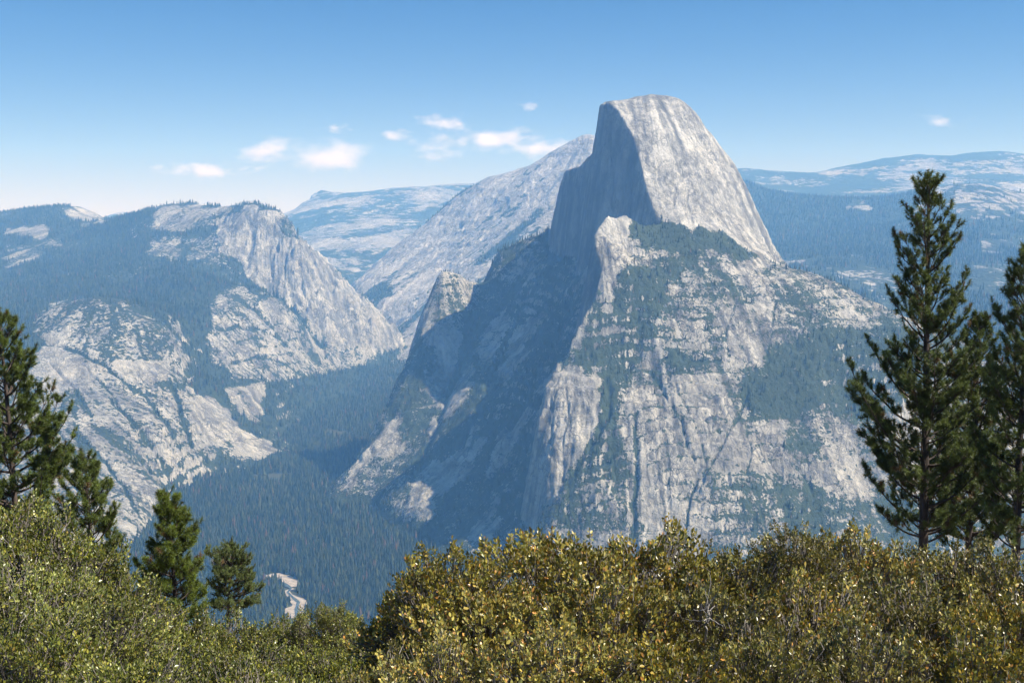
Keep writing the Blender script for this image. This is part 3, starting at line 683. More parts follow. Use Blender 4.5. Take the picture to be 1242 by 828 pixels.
# ---- the creek and its sand bars
def plain_mat(name, a, b, size, rough=0.9):
    m, nt, out = new_mat(name); g = N(nt); P = g.n('ShaderNodeNewGeometry').outputs['Position']
    bs = g.n('ShaderNodeBsdfPrincipled'); g.l(g.mix(g.ramp(g.noise(P, size, 5, 0.65), 0.3, 0.7), a, b), bs.inputs['Base Color']); bs.inputs['Roughness'].default_value = rough
    g.l(bs.outputs[0], out.inputs[0]); return m
M_sand = plain_mat('pale_sand', (0.22, 0.19, 0.15), (0.40, 0.35, 0.29), 12)
M_water = plain_mat('creek_water', (0.05, 0.07, 0.06), (0.10, 0.11, 0.09), 10, 0.15)
def floorpt(px, py):
    x, D, z = W(px, py, 3000.0)
    for _ in range(30):
        d = W(px, py, D); D = D * float(gz(np.array([d[0]]), np.array([d[1]]))[0]) / d[2]
    return W(px, py, D)[:2]
def ribbon(name, path, widths, mat, lift, label, n=6):
    c = np.array([floorpt(*p) for p in path]); t = np.linspace(0, len(c) - 1, (len(c) - 1) * n + 1)
    X = np.interp(t, range(len(c)), c[:, 0]); Y = np.interp(t, range(len(c)), c[:, 1]); w = np.interp(t, range(len(c)), widths)
    dx, dy = np.gradient(X), np.gradient(Y); L = np.hypot(dx, dy); nx, ny = -dy / L, dx / L
    w = w * (1 + 0.35 * fbm(X, Y, 40, 9, 3))
    K = 5; V = []
    for k in range(K):
        q = (k / (K - 1) * 2 - 1) * w
        xx, yy = X + nx * q, Y + ny * q; V.append(np.stack([xx, yy, gz(xx, yy) + lift], 1))
    V = np.stack(V, 1).reshape(-1, 3)
    return tag(mesh_obj(name, V, grid_faces(len(X), K), 4, mat), label, name.replace('_', ' '), kind='structure')
bars = [ribbon('sand_bar', [(318, 703), (326, 699), (334, 698), (343, 701), (352, 706), (357, 712)], [3, 16, 26, 26, 20, 8], M_sand, 2.0, 'pale sand bar at the bend of the creek'),
        ribbon('sand_bar', [(356, 714), (348, 717), (351, 722), (360, 728), (365, 734), (358, 739), (356, 750)], [6, 9, 10, 16, 20, 24, 24], M_sand, 2.0, 'gravelly creek bed running down below the sand bar'),
        ribbon('sand_bar', [(361, 629), (372, 628), (380, 630)], [4, 12, 5], M_sand, 2.0, 'small bare clearing in the valley wood')]
ribbon('creek', [(322, 704), (332, 705), (345, 709), (353, 714), (349, 719), (355, 725), (362, 731), (360, 738), (361, 750)], [4, 6, 6, 5, 4, 4, 4, 5, 5], M_water, 3.0, 'thin creek winding through pale sand on the valley floor')

# ------------------------------------------------------------------ woods: countless conifers, low detail because they stand kilometres off
M_wood = foliage_mat('distant_needles', 0.8, 0.0, 0.1)
def wood(name, P, hmin, hmax, seed, label, tiers=2, sides=5, green=((0.018, 0.034, 0.013), (0.085, 0.098, 0.036))):
    r = np.random.default_rng(seed); n = len(P)
    h = r.uniform(hmin, hmax, n) * (0.55 + 0.75 * r.random(n) ** 1.5); w = h * r.uniform(0.13, 0.2, n)
    rot = r.uniform(0, 2 * pi, n)
    V = []; Fc = []; base = 0
    prof = {2: [(0.08, 1.0, 0.72), (0.45, 0.66, 1.0)], 1: [(0.05, 1.0, 1.0)]}[tiers]
    lean = r.normal(0, 0.02, (n, 2))
    per = (sides + 1)
    VV = np.empty((n, tiers * per, 3), np.float32)
    for t, (z0, rw, z1) in enumerate(prof):
        for k in range(sides):
            a = rot + 2 * pi * k / sides + t * 0.6; rr = w * rw * r.uniform(0.7, 1.25, n)
            VV[:, t * per + k, 0] = P[:, 0] + np.cos(a) * rr; VV[:, t * per + k, 1] = P[:, 1] + np.sin(a) * rr
            VV[:, t * per + k, 2] = P[:, 2] + h * (z0 + r.uniform(-0.04, 0.04, n))
        VV[:, t * per + sides, 0] = P[:, 0] + lean[:, 0] * h; VV[:, t * per + sides, 1] = P[:, 1] + lean[:, 1] * h
        VV[:, t * per + sides, 2] = P[:, 2] + h * z1
    f = []
    for t in range(tiers):
        for k in range(sides): f.append((t * per + k, t * per + (k + 1) % sides, t * per + sides))
    f = np.array(f)
    Fc = (f[None] + (np.arange(n) * tiers * per)[:, None, None]).reshape(-1, 3)
    c0, c1 = np.array(green[0]), np.array(green[1])
    q = r.random(n)[:, None] ** 1.5; c = c0 + (c1 - c0) * q; c *= r.uniform(0.8, 1.2, (n, 1))
    brown = r.random(n) < 0.035; c[brown] = (0.13, 0.085, 0.05)
    C = np.repeat(c[:, None, :], tiers * per, 1).reshape(-1, 3)
    o = mesh_obj(name, VV.reshape(-1, 3), Fc, 3, M_wood, smooth=False, colors=C)
    return tag(o, label, 'wood', kind='stuff')

rng = np.random.default_rng(11)
# canyon floor
P = []
tot = 0
cl = [floorpt(*p) for p in [(318, 703), (326, 699), (334, 698), (343, 701), (352, 706), (357, 712), (348, 717), (351, 722), (360, 728), (365, 734), (358, 739), (356, 748)]]
cl = np.array([np.interp(np.linspace(0, len(cl) - 1, 60), range(len(cl)), [c[k] for c in cl]) for k in (0, 1)]).T
n = 60000
y = 2500 * (8200 / 2500) ** rng.random(n * 2); px = rng.uniform(40, 660, n * 2)
x = (px - 621) / F * y
keep = rng.random(n * 2) < (y / 8200) ** 0.6 + 0.2
x, y = x[keep], y[keep]
dcl = np.min(np.hypot(x[:, None] - cl[None, :, 0], y[:, None] - cl[None, :, 1]), 1)
ok = (dcl > 24) & (fbm(x, y, 130, 81, 4) > -0.85)
x, y = x[ok], y[ok]
hz = gz(x, y); hl = left.height(x, y); hd = dome.height(x, y)
ok = (hl < hz + 20) & (hd < hz + 20)
x, y, hz = x[ok], y[ok], hz[ok]
print('floor trees', len(x))
wood('valley_forest', np.stack([x, y, hz], 1), 19, 35, 1, 'dense dark conifer forest filling the valley floor')
def msk(s, lo, hi, pxr=(-60, 1300)): return ss(s.veg, lo, hi) * (s.slope < 2.2) * ((s.px > pxr[0]) & (s.px < pxr[1]))
P = dome.scatter(msk(dome, 0.40, 0.80), 17000, rng); wood('forest', P, 8, 20, 2, 'patchy conifers on the ledges of the massif below the dome', green=((0.014, 0.026, 0.010), (0.060, 0.068, 0.026)))
P = left.scatter(msk(left, 0.50, 0.90), 42000, rng); wood('forest', P, 16, 30, 3, 'hazy conifer forest over the left plateau')
P = near_r.scatter(msk(near_r, 0.55, 0.85, (880, 1330)), 30000, rng); wood('forest', P, 22, 38, 4, 'blue hazy forest on the benches right of the dome', tiers=1, sides=4)
P = rest.scatter(msk(rest, 0.45, 0.8), 9000, rng); wood('forest', P, 16, 30, 5, 'sparse trees on the bare ridge behind the dome', tiers=1, sides=4)
print('woods', round(time.time() - T0, 1))
# ------------------------------------------------------------------ lone conifers standing on the skylines
def small_conifer(name, seed):
    r = np.random.default_rng(seed); V = []; Fc = []; n = 7
    tiers = 6
    for t in range(tiers):
        z0 = 0.10 + 0.14 * t; z1 = min(1.0, z0 + 0.30); w = 0.17 * (1 - t / (tiers + 0.6))
        b = len(V); ox, oy = r.normal(0, 0.012, 2)
        for k in range(n):
            a = 2 * pi * k / n + t; rr = w * r.uniform(0.55, 1.3)
            V.append((cos(a) * rr + ox, sin(a) * rr + oy, z0 + r.uniform(-.03, .03)))
        V.append((ox * .3, oy * .3, z1))
        for k in range(n): Fc.append((b + k, b + (k + 1) % n, b + n))
    b = len(V)
    for k in range(4): a = pi / 2 * k; V.append((cos(a) * .018, sin(a) * .018, -0.12))
    V.append((0, 0, 0.9))
    for k in range(4): Fc.append((b + k, b + (k + 1) % 4, b + 4))
    C = np.tile(np.array([[0.035, 0.052, 0.024]]) * r.uniform(0.8, 1.2), (len(V), 1))
    return mesh_obj(name, V, Fc, 3, M_wood, smooth=False, colors=C)
def skyline_trees(path, n, hmin, hmax, label, group, seed, cols=dome):
    r = np.random.default_rng(seed); protos = []
    c = np.array([W(*p) for p in path])
    for i in range(n):
        t = (i + r.uniform(0.1, 0.9)) / n * (len(c) - 1)
        x = np.interp(t, range(len(c)), c[:, 0]); y = np.interp(t, range(len(c)), c[:, 1]) - r.uniform(0, 25)
        z = float(cols.height(np.array([x]), np.array([y]))[0])
        if i < 3: o = small_conifer('conifer', seed + i); protos.append(o)
        else: o = protos[i % 3].copy(); COL.objects.link(o)
        h = r.uniform(hmin, hmax); o.location = (x, y, z); o.scale = (h * r.uniform(.8, 1.3), h * r.uniform(.8, 1.3), h); o.rotation_euler = (0, 0, r.uniform(0, 6.28))
        tag(o, label, 'conifer', group)
skyline_trees([(666, 277, 4484), (655, 284, 4500), (640, 289, 4520), (622, 296, 4540), (606, 303, 4560), (596, 322, 4540)], 34, 14, 26, 'small conifer in the row on the shadowed ridge left of the sheer face', 'conifers lining the shadowed ridge', 700)
skyline_trees([(945, 320, 3725), (975, 330, 3690), (1010, 343, 3640), (1045, 358, 3590), (1085, 380, 3530)], 26, 9, 20, 'small conifer on the right shoulder skyline of the massif', 'conifers on the right shoulder skyline', 720)
skyline_trees([(535, 335, 4385), (548, 331, 4400), (570, 342, 4450)], 10, 8, 16, 'small conifer on top of the lesser dark summit', 'conifers on the lesser summit', 740)

# ------------------------------------------------------------------ foreground slope under the shrubs
def gf(x, y):
    z = -3.2 - 0.10 * (y - 3) - 0.9 * np.exp(-((x + 2.8) / 2.2) ** 2) * ss(y, 7, 12) - 0.40 * np.maximum(y - 14, 0) - 0.9 * np.maximum(y - 42, 0)
    return z + 0.10 * fbm(x, y, 3.0, 501, 4)
def gf1(x, y): return float(gf(np.array([float(x)]), np.array([float(y)]))[0])
sx = np.linspace(-60, 60, 241); sy = np.concatenate([np.linspace(-14, 30, 121), np.linspace(31, 110, 60)])
SX, SY = np.meshgrid(sx, sy); SZ = gf(SX, SY)
M_soil = plain_mat('gravelly_soil', (0.07, 0.055, 0.04), (0.22, 0.19, 0.15), 0.25)
tag(mesh_obj('slope', np.stack([SX, SY, SZ], -1).reshape(-1, 3), grid_faces(*SX.shape), 4, M_soil), 'dry gravelly slope under the shrubs', 'slope', kind='structure')

# ------------------------------------------------------------------ tubes
def tubes(paths, radii, sides=5):
    V = []; Fq = []; base = 0
    ang = np.linspace(0, 2 * pi, sides, endpoint=False); ca, sa = np.cos(ang), np.sin(ang)
    for p, r in zip(paths, radii):
        p = np.asarray(p, float); n = len(p)
        t = np.gradient(p, axis=0); t /= np.linalg.norm(t, axis=1)[:, None] + 1e-9
        ref = np.where(np.abs(t[:, 2:3]) > 0.9, np.array([[1.0, 0, 0]]), np.array([[0, 0, 1.0]]))
        u = np.cross(t, ref); u /= np.linalg.norm(u, axis=1)[:, None] + 1e-9
        w = np.cross(t, u); r = np.broadcast_to(np.asarray(r, float), (n,))
        ring = p[:, None] + r[:, None, None] * (u[:, None] * ca[None, :, None] + w[:, None] * sa[None, :, None])
        V.append(ring.reshape(-1, 3))
        i = np.arange(n - 1)[:, None] * sides; k = np.arange(sides)[None]; k2 = (k + 1) % sides
        Fq.append(np.stack([i + k, i + k2, i + sides + k2, i + sides + k], -1).reshape(-1, 4) + base); base += n * sides
    return np.concatenate(V), np.concatenate(Fq)

def nrm(v): return v / (np.linalg.norm(v, axis=-1, keepdims=True) + 1e-9)

# ------------------------------------------------------------------ broadleaf evergreen shrubs
M_leaf = foliage_mat('leathery_leaf', 0.36, 0.14, 0.55)
M_twig = bark_mat('grey_twig', (0.10, 0.085, 0.07), (0.26, 0.23, 0.20), 0.03)
PAL = {
    'gold': [(0.17, 0.165, 0.036), (0.115, 0.125, 0.032), (0.22, 0.185, 0.040), (0.075, 0.095, 0.028), (0.27, 0.16, 0.05), (0.16, 0.16, 0.07)],
    'olive': [(0.120, 0.125, 0.036), (0.085, 0.095, 0.030), (0.17, 0.155, 0.045), (0.060, 0.075, 0.028), (0.22, 0.15, 0.05), (0.12, 0.12, 0.07)],
    'green': [(0.110, 0.125, 0.026), (0.080, 0.100, 0.024), (0.165, 0.165, 0.034), (0.050, 0.068, 0.020), (0.19, 0.15, 0.04), (0.13, 0.14, 0.045)],
}
PAL = {k: [tuple(1.35 * q for q in c) for c in v] for k, v in PAL.items()}
WT = {'gold': [.30, .24, .16, .16, .05, .09], 'olive': [.32, .26, .14, .18, .03, .07], 'green': [.32, .28, .16, .17, .02, .05]}
PAL = {k: [((1.50 if k != 'green' else 1.42) * c[0], (1.30 if k != 'green' else 1.32) * c[1], 1.25 * c[2]) for c in v] for k, v in PAL.items()}
def shrub_mesh(kind, seed, shoots, leaf, bare=0.04):
    """unit shrub: about 1 m in radius, 1 m tall"""
    r = np.random.default_rng(seed)
    d = nrm(r.normal(size=(shoots, 3)) * np.array([1, 1, 1.0])); d[:, 2] = np.abs(d[:, 2]) * r.choice([1, 1, 1, 1, -0.25], shoots)
    d = nrm(d)
    # knobbly outline from many small heads of foliage
    heads = nrm(r.normal(size=(60, 3))); heads[:, 2] = np.abs(heads[:, 2]); hs = r.uniform(0.02, 0.27, 60); hw = r.uniform(0.12, 0.30, 60)
    ang = np.arccos(np.clip(d @ heads.T, -1, 1))
    R = 0.80 + np.max(hs[None] * np.exp(-(ang / hw[None]) ** 2 * 1.4) * 1.3, 1) + 0.02 * r.normal(size=shoots)
    t = np.where(r.random(shoots) < 0.72, 1 - np.abs(r.normal(0, 0.055, shoots)), r.uniform(0.45, 0.95, shoots))
    p = d * (R * t)[:, None]; p[:, 2] = np.maximum(p[:, 2], -0.25) + 0.0
    gap = np.minimum(fbm(p[:, 0] + p[:, 2] * .7 + seed, p[:, 1] + p[:, 2] * .4, 0.24, seed, 3) + 0.06, fbm(p[:, 0] - p[:, 2] * .5 + seed, p[:, 1] + p[:, 2] * .8, 0.11, seed + 3, 2) - 0.05)
    ok = gap > -0.36; p, d, t = p[ok], d[ok], t[ok]; n = len(p)
    ax = nrm(d * 0.75 + np.array([0, 0, 0.5]) + r.normal(0, 0.32, (n, 3)))
    u = nrm(np.cross(ax, r.normal(size=(n, 3)))); v = np.cross(ax, u)
    K = 9
    ph = (np.arange(K) * 2.4)[None] + r.uniform(0, 6.28, (n, 1)); th = np.linspace(1.15, 0.35, K)[None] + r.normal(0, 0.2, (n, K))
    rad = u[:, None] * np.cos(ph)[..., None] + v[:, None] * np.sin(ph)[..., None]
    ld_ = nrm(ax[:, None] * np.cos(th)[..., None] + rad * np.sin(th)[..., None])
    along = np.linspace(-0.09, 0.0, K)[None, :, None]
    b = p[:, None] + ax[:, None] * along + ld_ * 0.006
    L = leaf * r.uniform(0.65, 1.15, (n, K)) * (1 - 0.25 * np.linspace(0, 1, K) ** 2)[None]
    keep = r.random((n, K)) < 0.88
    ld_, b, L = ld_[keep], b[keep], L[keep]; cen = np.repeat(np.arange(n), K).reshape(n, K)[keep]
    m = len(b)
    s = nrm(np.cross(ld_, nrm(np.cross(ld_, ax[cen]) + r.normal(0, 0.55, (m, 3)))))
    nn = np.cross(ld_, s); Wd = L * r.uniform(0.24, 0.34, m)
    cup = r.uniform(0.05, 0.28, m)[:, None] * Wd[:, None] * nn
    l_, w_ = L[:, None] * ld_, Wd[:, None] * s
    V = np.stack([b, b + l_ * .33 + w_ * .9 + cup, b + l_ * .70 + w_ * .8 + cup, b + l_, b + l_ * .70 - w_ * .8 + cup, b + l_ * .33 - w_ * .9 + cup], 1).reshape(-1, 3)
    q = np.array([[0, 1, 2, 3], [3, 4, 5, 0]]); Fq = (q[None] + (np.arange(m) * 6)[:, None, None]).reshape(-1, 4)
    pal = np.array(PAL[kind]); patch = fbm(p[:, 0], p[:, 1] + p[:, 2], 0.5, seed + 9, 3)
    ci = r.choice(6, m, p=WT[kind]); base = pal[ci]
    shoot_tone = (r.uniform(0.50, 1.35, n) * (1 + 0.35 * patch))[cen][:, None]
    C = np.repeat((base * shoot_tone * r.uniform(0.85, 1.15, (m, 1)))[:, None], 6, 1).reshape(-1, 3)
    # stems and twigs
    paths, rr = [], []
    root = np.array([0, 0, -0.9])
    for k in range(26):
        e = p[r.integers(n)] * r.uniform(0.75, 0.95); mid = e * 0.5 + np.array([0, 0, -0.28]) + r.normal(0, 0.06, 3)
        tt = np.linspace(0, 1, 8)[:, None]; pp = (1 - tt) ** 2 * (root + r.normal(0, .03, 3)) + 2 * tt * (1 - tt) * mid + tt ** 2 * e + r.normal(0, 0.008, (8, 3))
        paths.append(pp); rr.append(np.linspace(0.020, 0.006, 8))
    SV, SF = tubes(paths, rr, 5)
    sel = r.choice(n, min(n, 2000), replace=False)
    tw = []; tr_ = []
    for i in sel:
        a = p[i] - ax[i] * 0.01; bq = p[i] - ax[i] * r.uniform(0.10, 0.2); cq = bq * r.uniform(0.84, 0.93)
        tw.append([cq, bq, a]); tr_.append([0.006, 0.0045, 0.0022])
    for i in r.choice(n, int(n * bare), replace=False):       # bare pale twigs that stick out
        a = p[i]; dd = nrm(d[i] * .6 + np.array([0, 0, .6]) + r.normal(0, .5, 3)); ln = r.uniform(.06, .16)
        tw.append([a - dd * ln, a, a + dd * ln * .6 + r.normal(0, .01, 3)]); tr_.append([0.0045, 0.003, 0.0015])
    TV, TF = tubes(tw, tr_, 3)
    return (V, Fq, C), (SV, SF), (TV, TF)
PROTO = {}
def shrub(kind, var, px, py, D, rx, ry, label, group, rz=None):
    """canopy top seen at (px, py), D metres ahead; half-widths rx, ry"""
    key = (kind, var)
    x, y, zt = W(px, py, D); zb = gf1(x, y)
    h = zt - zb
    if key not in PROTO:
        leaf = {'gold': 0.030 / 0.62, 'olive': 0.028 / 0.62, 'green': 0.032 / 0.85}[kind]
        A, B, T = shrub_mesh(kind, 900 + var * 13 + len(PROTO), 3700 if kind != 'green' else 5400, leaf, 0.10 if kind == 'olive' else 0.04)
        root = empty('shrub', (0, 0, 0))
        fo = mesh_obj('foliage', A[0], A[1], 4, M_leaf, root, smooth=False, colors=A[2])
        st = mesh_obj('stem', B[0], B[1], 4, M_twig, root)
        tw = mesh_obj('twigs', T[0], T[1], 4, M_twig, root, smooth=False)
        PROTO[key] = root
    else:
        src = PROTO[key]; root = src.copy(); COL.objects.link(root)
        for ch in list(src.children):
            c = ch.copy(); COL.objects.link(c); c.parent = root
    rzz = rz if rz is not None else random.uniform(0, 6.28)
    hz_ = 0.62 * (rx + ry); rx, ry = rx * 1.12, ry * 1.12
    root.location = (x, y, zt - hz_ * (0.97 if kind != 'green' else 0.98)); root.scale = (rx, ry, hz_)
    root.rotation_euler = (0, 0, rzz)
    # keep the leaf size near life: radius close to 1 by design
    return tag(root, label, 'shrub', group)
random.seed(5)
G1, G2, G3 = 'yellow green shrubs across the foreground', 'grey green twiggy shrubs at lower right', 'dark green shrubs on the left slope'
SHRUBS = [
    ('gold', 0, 540, 672, 7.3, .52, .60, 'golden green shrub at the left end of the near hedge above the drop', G1),
    ('gold', 1, 672, 637, 8.0, .66, .75, 'tallest golden shrub, its top just under the dark foot of the rock wall', G1),
    ('gold', 2, 790, 645, 8.4, .80, .80, 'broad rounded golden shrub directly below the big rock wall', G1),
    ('olive', 0, 890, 664, 8.3, .62, .70, 'low dull shrub between the broad rounded one and the spindly one', G2),
    ('olive', 1, 966, 640, 8.6, .46, .45, 'spindly shrub with bare pale stems poking up left of the right-hand pine', G2),
    ('gold', 0, 1045, 650, 9.4, .72, .70, 'shrub crossing the foot of the tall right-hand pine', G2),
    ('olive', 0, 1150, 656, 9.8, .75, .75, 'shrub between the trunks of the two right-hand pines', G2),
    ('olive', 1, 1240, 668, 9.4, .80, .75, 'shrub under the pine cut by the right edge', G2),
    ('gold', 1, 600, 705, 6.9, .60, .60, 'yellowest shrub in front of the tallest golden one', G1),
    ('gold', 2, 735, 700, 6.7, .62, .60, 'shrub with a pale forked stem in the middle of the foreground', G1),
    ('olive', 0, 860, 705, 6.8, .60, .55, 'twiggy shrub right of the forked pale stem', G2),
    ('gold', 0, 985, 703, 6.9, .62, .55, 'orange tinged shrub under the spindly shrub', G2),
    ('olive', 1, 1105, 705, 7.2, .65, .55, 'bare twigged shrub below the tall right-hand pine', G2),
    ('gold', 1, 1225, 715, 7.0, .62, .55, 'brownish shrub near the right edge, middle height', G2),
    ('gold', 2, 545, 772, 5.3, .46, .45, 'shrub in the bottom row next to the dark gap with pale dead stems', G1),
    ('gold', 0, 670, 765, 5.1, .50, .45, 'orange and yellow leaved shrub at bottom centre', G1),
    ('gold', 1, 800, 768, 5.1, .48, .45, 'bright yellow leaved shrub at the bottom, right of centre', G1),
    ('olive', 0, 925, 765, 5.2, .50, .45, 'dark olive shrub at the bottom under the orange tinged one', G2),
    ('olive', 1, 1050, 768, 5.3, .50, .45, 'dark shrub at the bottom right with dull leaves', G2),
    ('gold', 2, 1180, 770, 5.3, .52, .45, 'bottom right corner shrub with a few orange leaves', G2),
    ('green', 0, -10, 597, 13.0, 1.15, 1.1, 'highest green shrub at the left edge under the big pine', G3),
    ('green', 1, 62, 634, 12.6, .95, 1.0, 'green shrub on the sloping edge below the second left pine', G3),
    ('green', 0, 120, 690, 12.0, .80, .9, 'green shrub at the lower end of the left slope, beside pale rock', G3),
    ('green', 1, 175, 742, 11.6, .80, .9, 'green shrub at the foot of the small bushy pine', G3),
    ('green', 0, 262, 748, 12.2, .75, .8, 'green shrub in front of the flat crowned tree', G3),
    ('green', 1, 345, 748, 12.6, .60, .7, 'green shrub just below the creek bend', G3),
    ('green', 0, 398, 733, 12.4, .55, .6, 'rounded green shrub right of the creek', G3),
    ('green', 1, 448, 762, 11.0, .60, .6, 'green shrub low in the notch left of the golden hedge', G3),
    ('green', 1, 10, 672, 10.2, .95, .9, 'green shrub in the second row at the left edge', G3),
    ('green', 0, 100, 720, 9.6, .80, .8, 'green shrub in the middle of the left slope', G3),
    ('green', 1, 215, 778, 9.4, .75, .7, 'green shrub in the second row under the small bushy pine', G3),
    ('green', 0, 320, 782, 9.4, .70, .7, 'green shrub in the second row below the creek', G3),
    ('green', 1, 410, 782, 9.0, .60, .6, 'green shrub in the second row beside the golden hedge', G3),
    ('green', 0, 20, 745, 7.6, .75, .7, 'green shrub low at the left edge', G3),
    ('green', 1, 140, 785, 7.2, .70, .6, 'green shrub near the bottom, left quarter', G3),
    ('green', 0, 285, 812, 7.0, .68, .6, 'green shrub cut by the bottom edge, left of centre', G3),
    ('olive', 0, 470, 800, 6.4, .50, .5, 'dark twiggy shrub filling the gap left of the golden hedge', G3),
    ('green', 1, 390, 815, 6.4, .5, .5, 'small green shrub at the bottom edge beside the dark gap', G3),
]
for s_ in SHRUBS: shrub(*s_)
for i, (px_, py_, D_) in enumerate([(1350, 672, 9.2), (1440, 690, 9.0), (1380, 725, 7.0), (1520, 720, 7.4), (1330, 785, 5.2), (1480, 790, 5.4), (1600, 770, 6.2), (1640, 700, 9.2)]):      # the hedge goes on past the right edge
    shrub('olive' if i % 2 else 'gold', i % 2, px_, py_, D_, .75, .7, 'one of the shrubs beyond the right edge of the view', 'shrubs beyond the right edge')
for i, (px_, py_, D_) in enumerate([(-150, 610, 12.5), (-130, 680, 10.0), (-150, 760, 7.6), (-300, 640, 12.0), (-300, 720, 9.0)]):
    shrub('green', i % 2, px_, py_, D_, 1.1, 1.0, 'one of the shrubs beyond the left edge of the view', 'shrubs beyond the left edge')
print('shrubs', round(time.time() - T0, 1))

# pale dead stems showing through the shrubs
M_dead = bark_mat('weathered_wood', (0.20, 0.18, 0.16), (0.40, 0.36, 0.32), 0.04)
def dead_stem(pts, r0, label, seed):
    r = np.random.default_rng(seed); P = np.array([W(*p) for p in pts]); paths = []; rr = []
    def poly(P, n):
        t = np.linspace(0, len(P) - 1, n); q = np.stack([np.interp(t, range(len(P)), P[:, k]) for k in range(3)], 1); return q + r.normal(0, 0.006, q.shape)
    main = poly(P, 14); root = main[0].copy(); main = np.vstack([[root[0] + .03, root[1] + .35, root[2] - .3], main]); paths.append(main); rr.append(np.linspace(r0, r0 * .25, len(main)))
    for k in range(12):
        i = r.integers(3, 13); a = main[i]; dd = nrm(main[i] - main[i - 1] + r.normal(0, .035, 3)); L = r.uniform(.06, .18)
        q = np.array([a + dd * L * t + np.array([0, 0, .25 * L * t * t]) for t in np.linspace(0, 1, 6)]) + r.normal(0, .004, (6, 3)); q[0] = a
        paths.append(q); rr.append(np.linspace(r0 * .5, .0015, 6))
    V, Fq = tubes(paths, rr, 6)
    tag(mesh_obj('dead_branch', V, Fq, 4, M_dead), label, 'dead branch', 'weathered stems among the shrubs')
dead_stem([(1000, 702, 8.75), (986, 686, 8.7), (977, 668, 8.65), (972, 652, 8.62)], .010, 'pale crooked stem rising into the spindly shrub', 1)
dead_stem([(857, 762, 6.32), (861, 748, 6.32), (857, 736, 6.36), (864, 728, 6.36)], .007, 'forked pale stem in the middle of the foreground shrubs', 2)

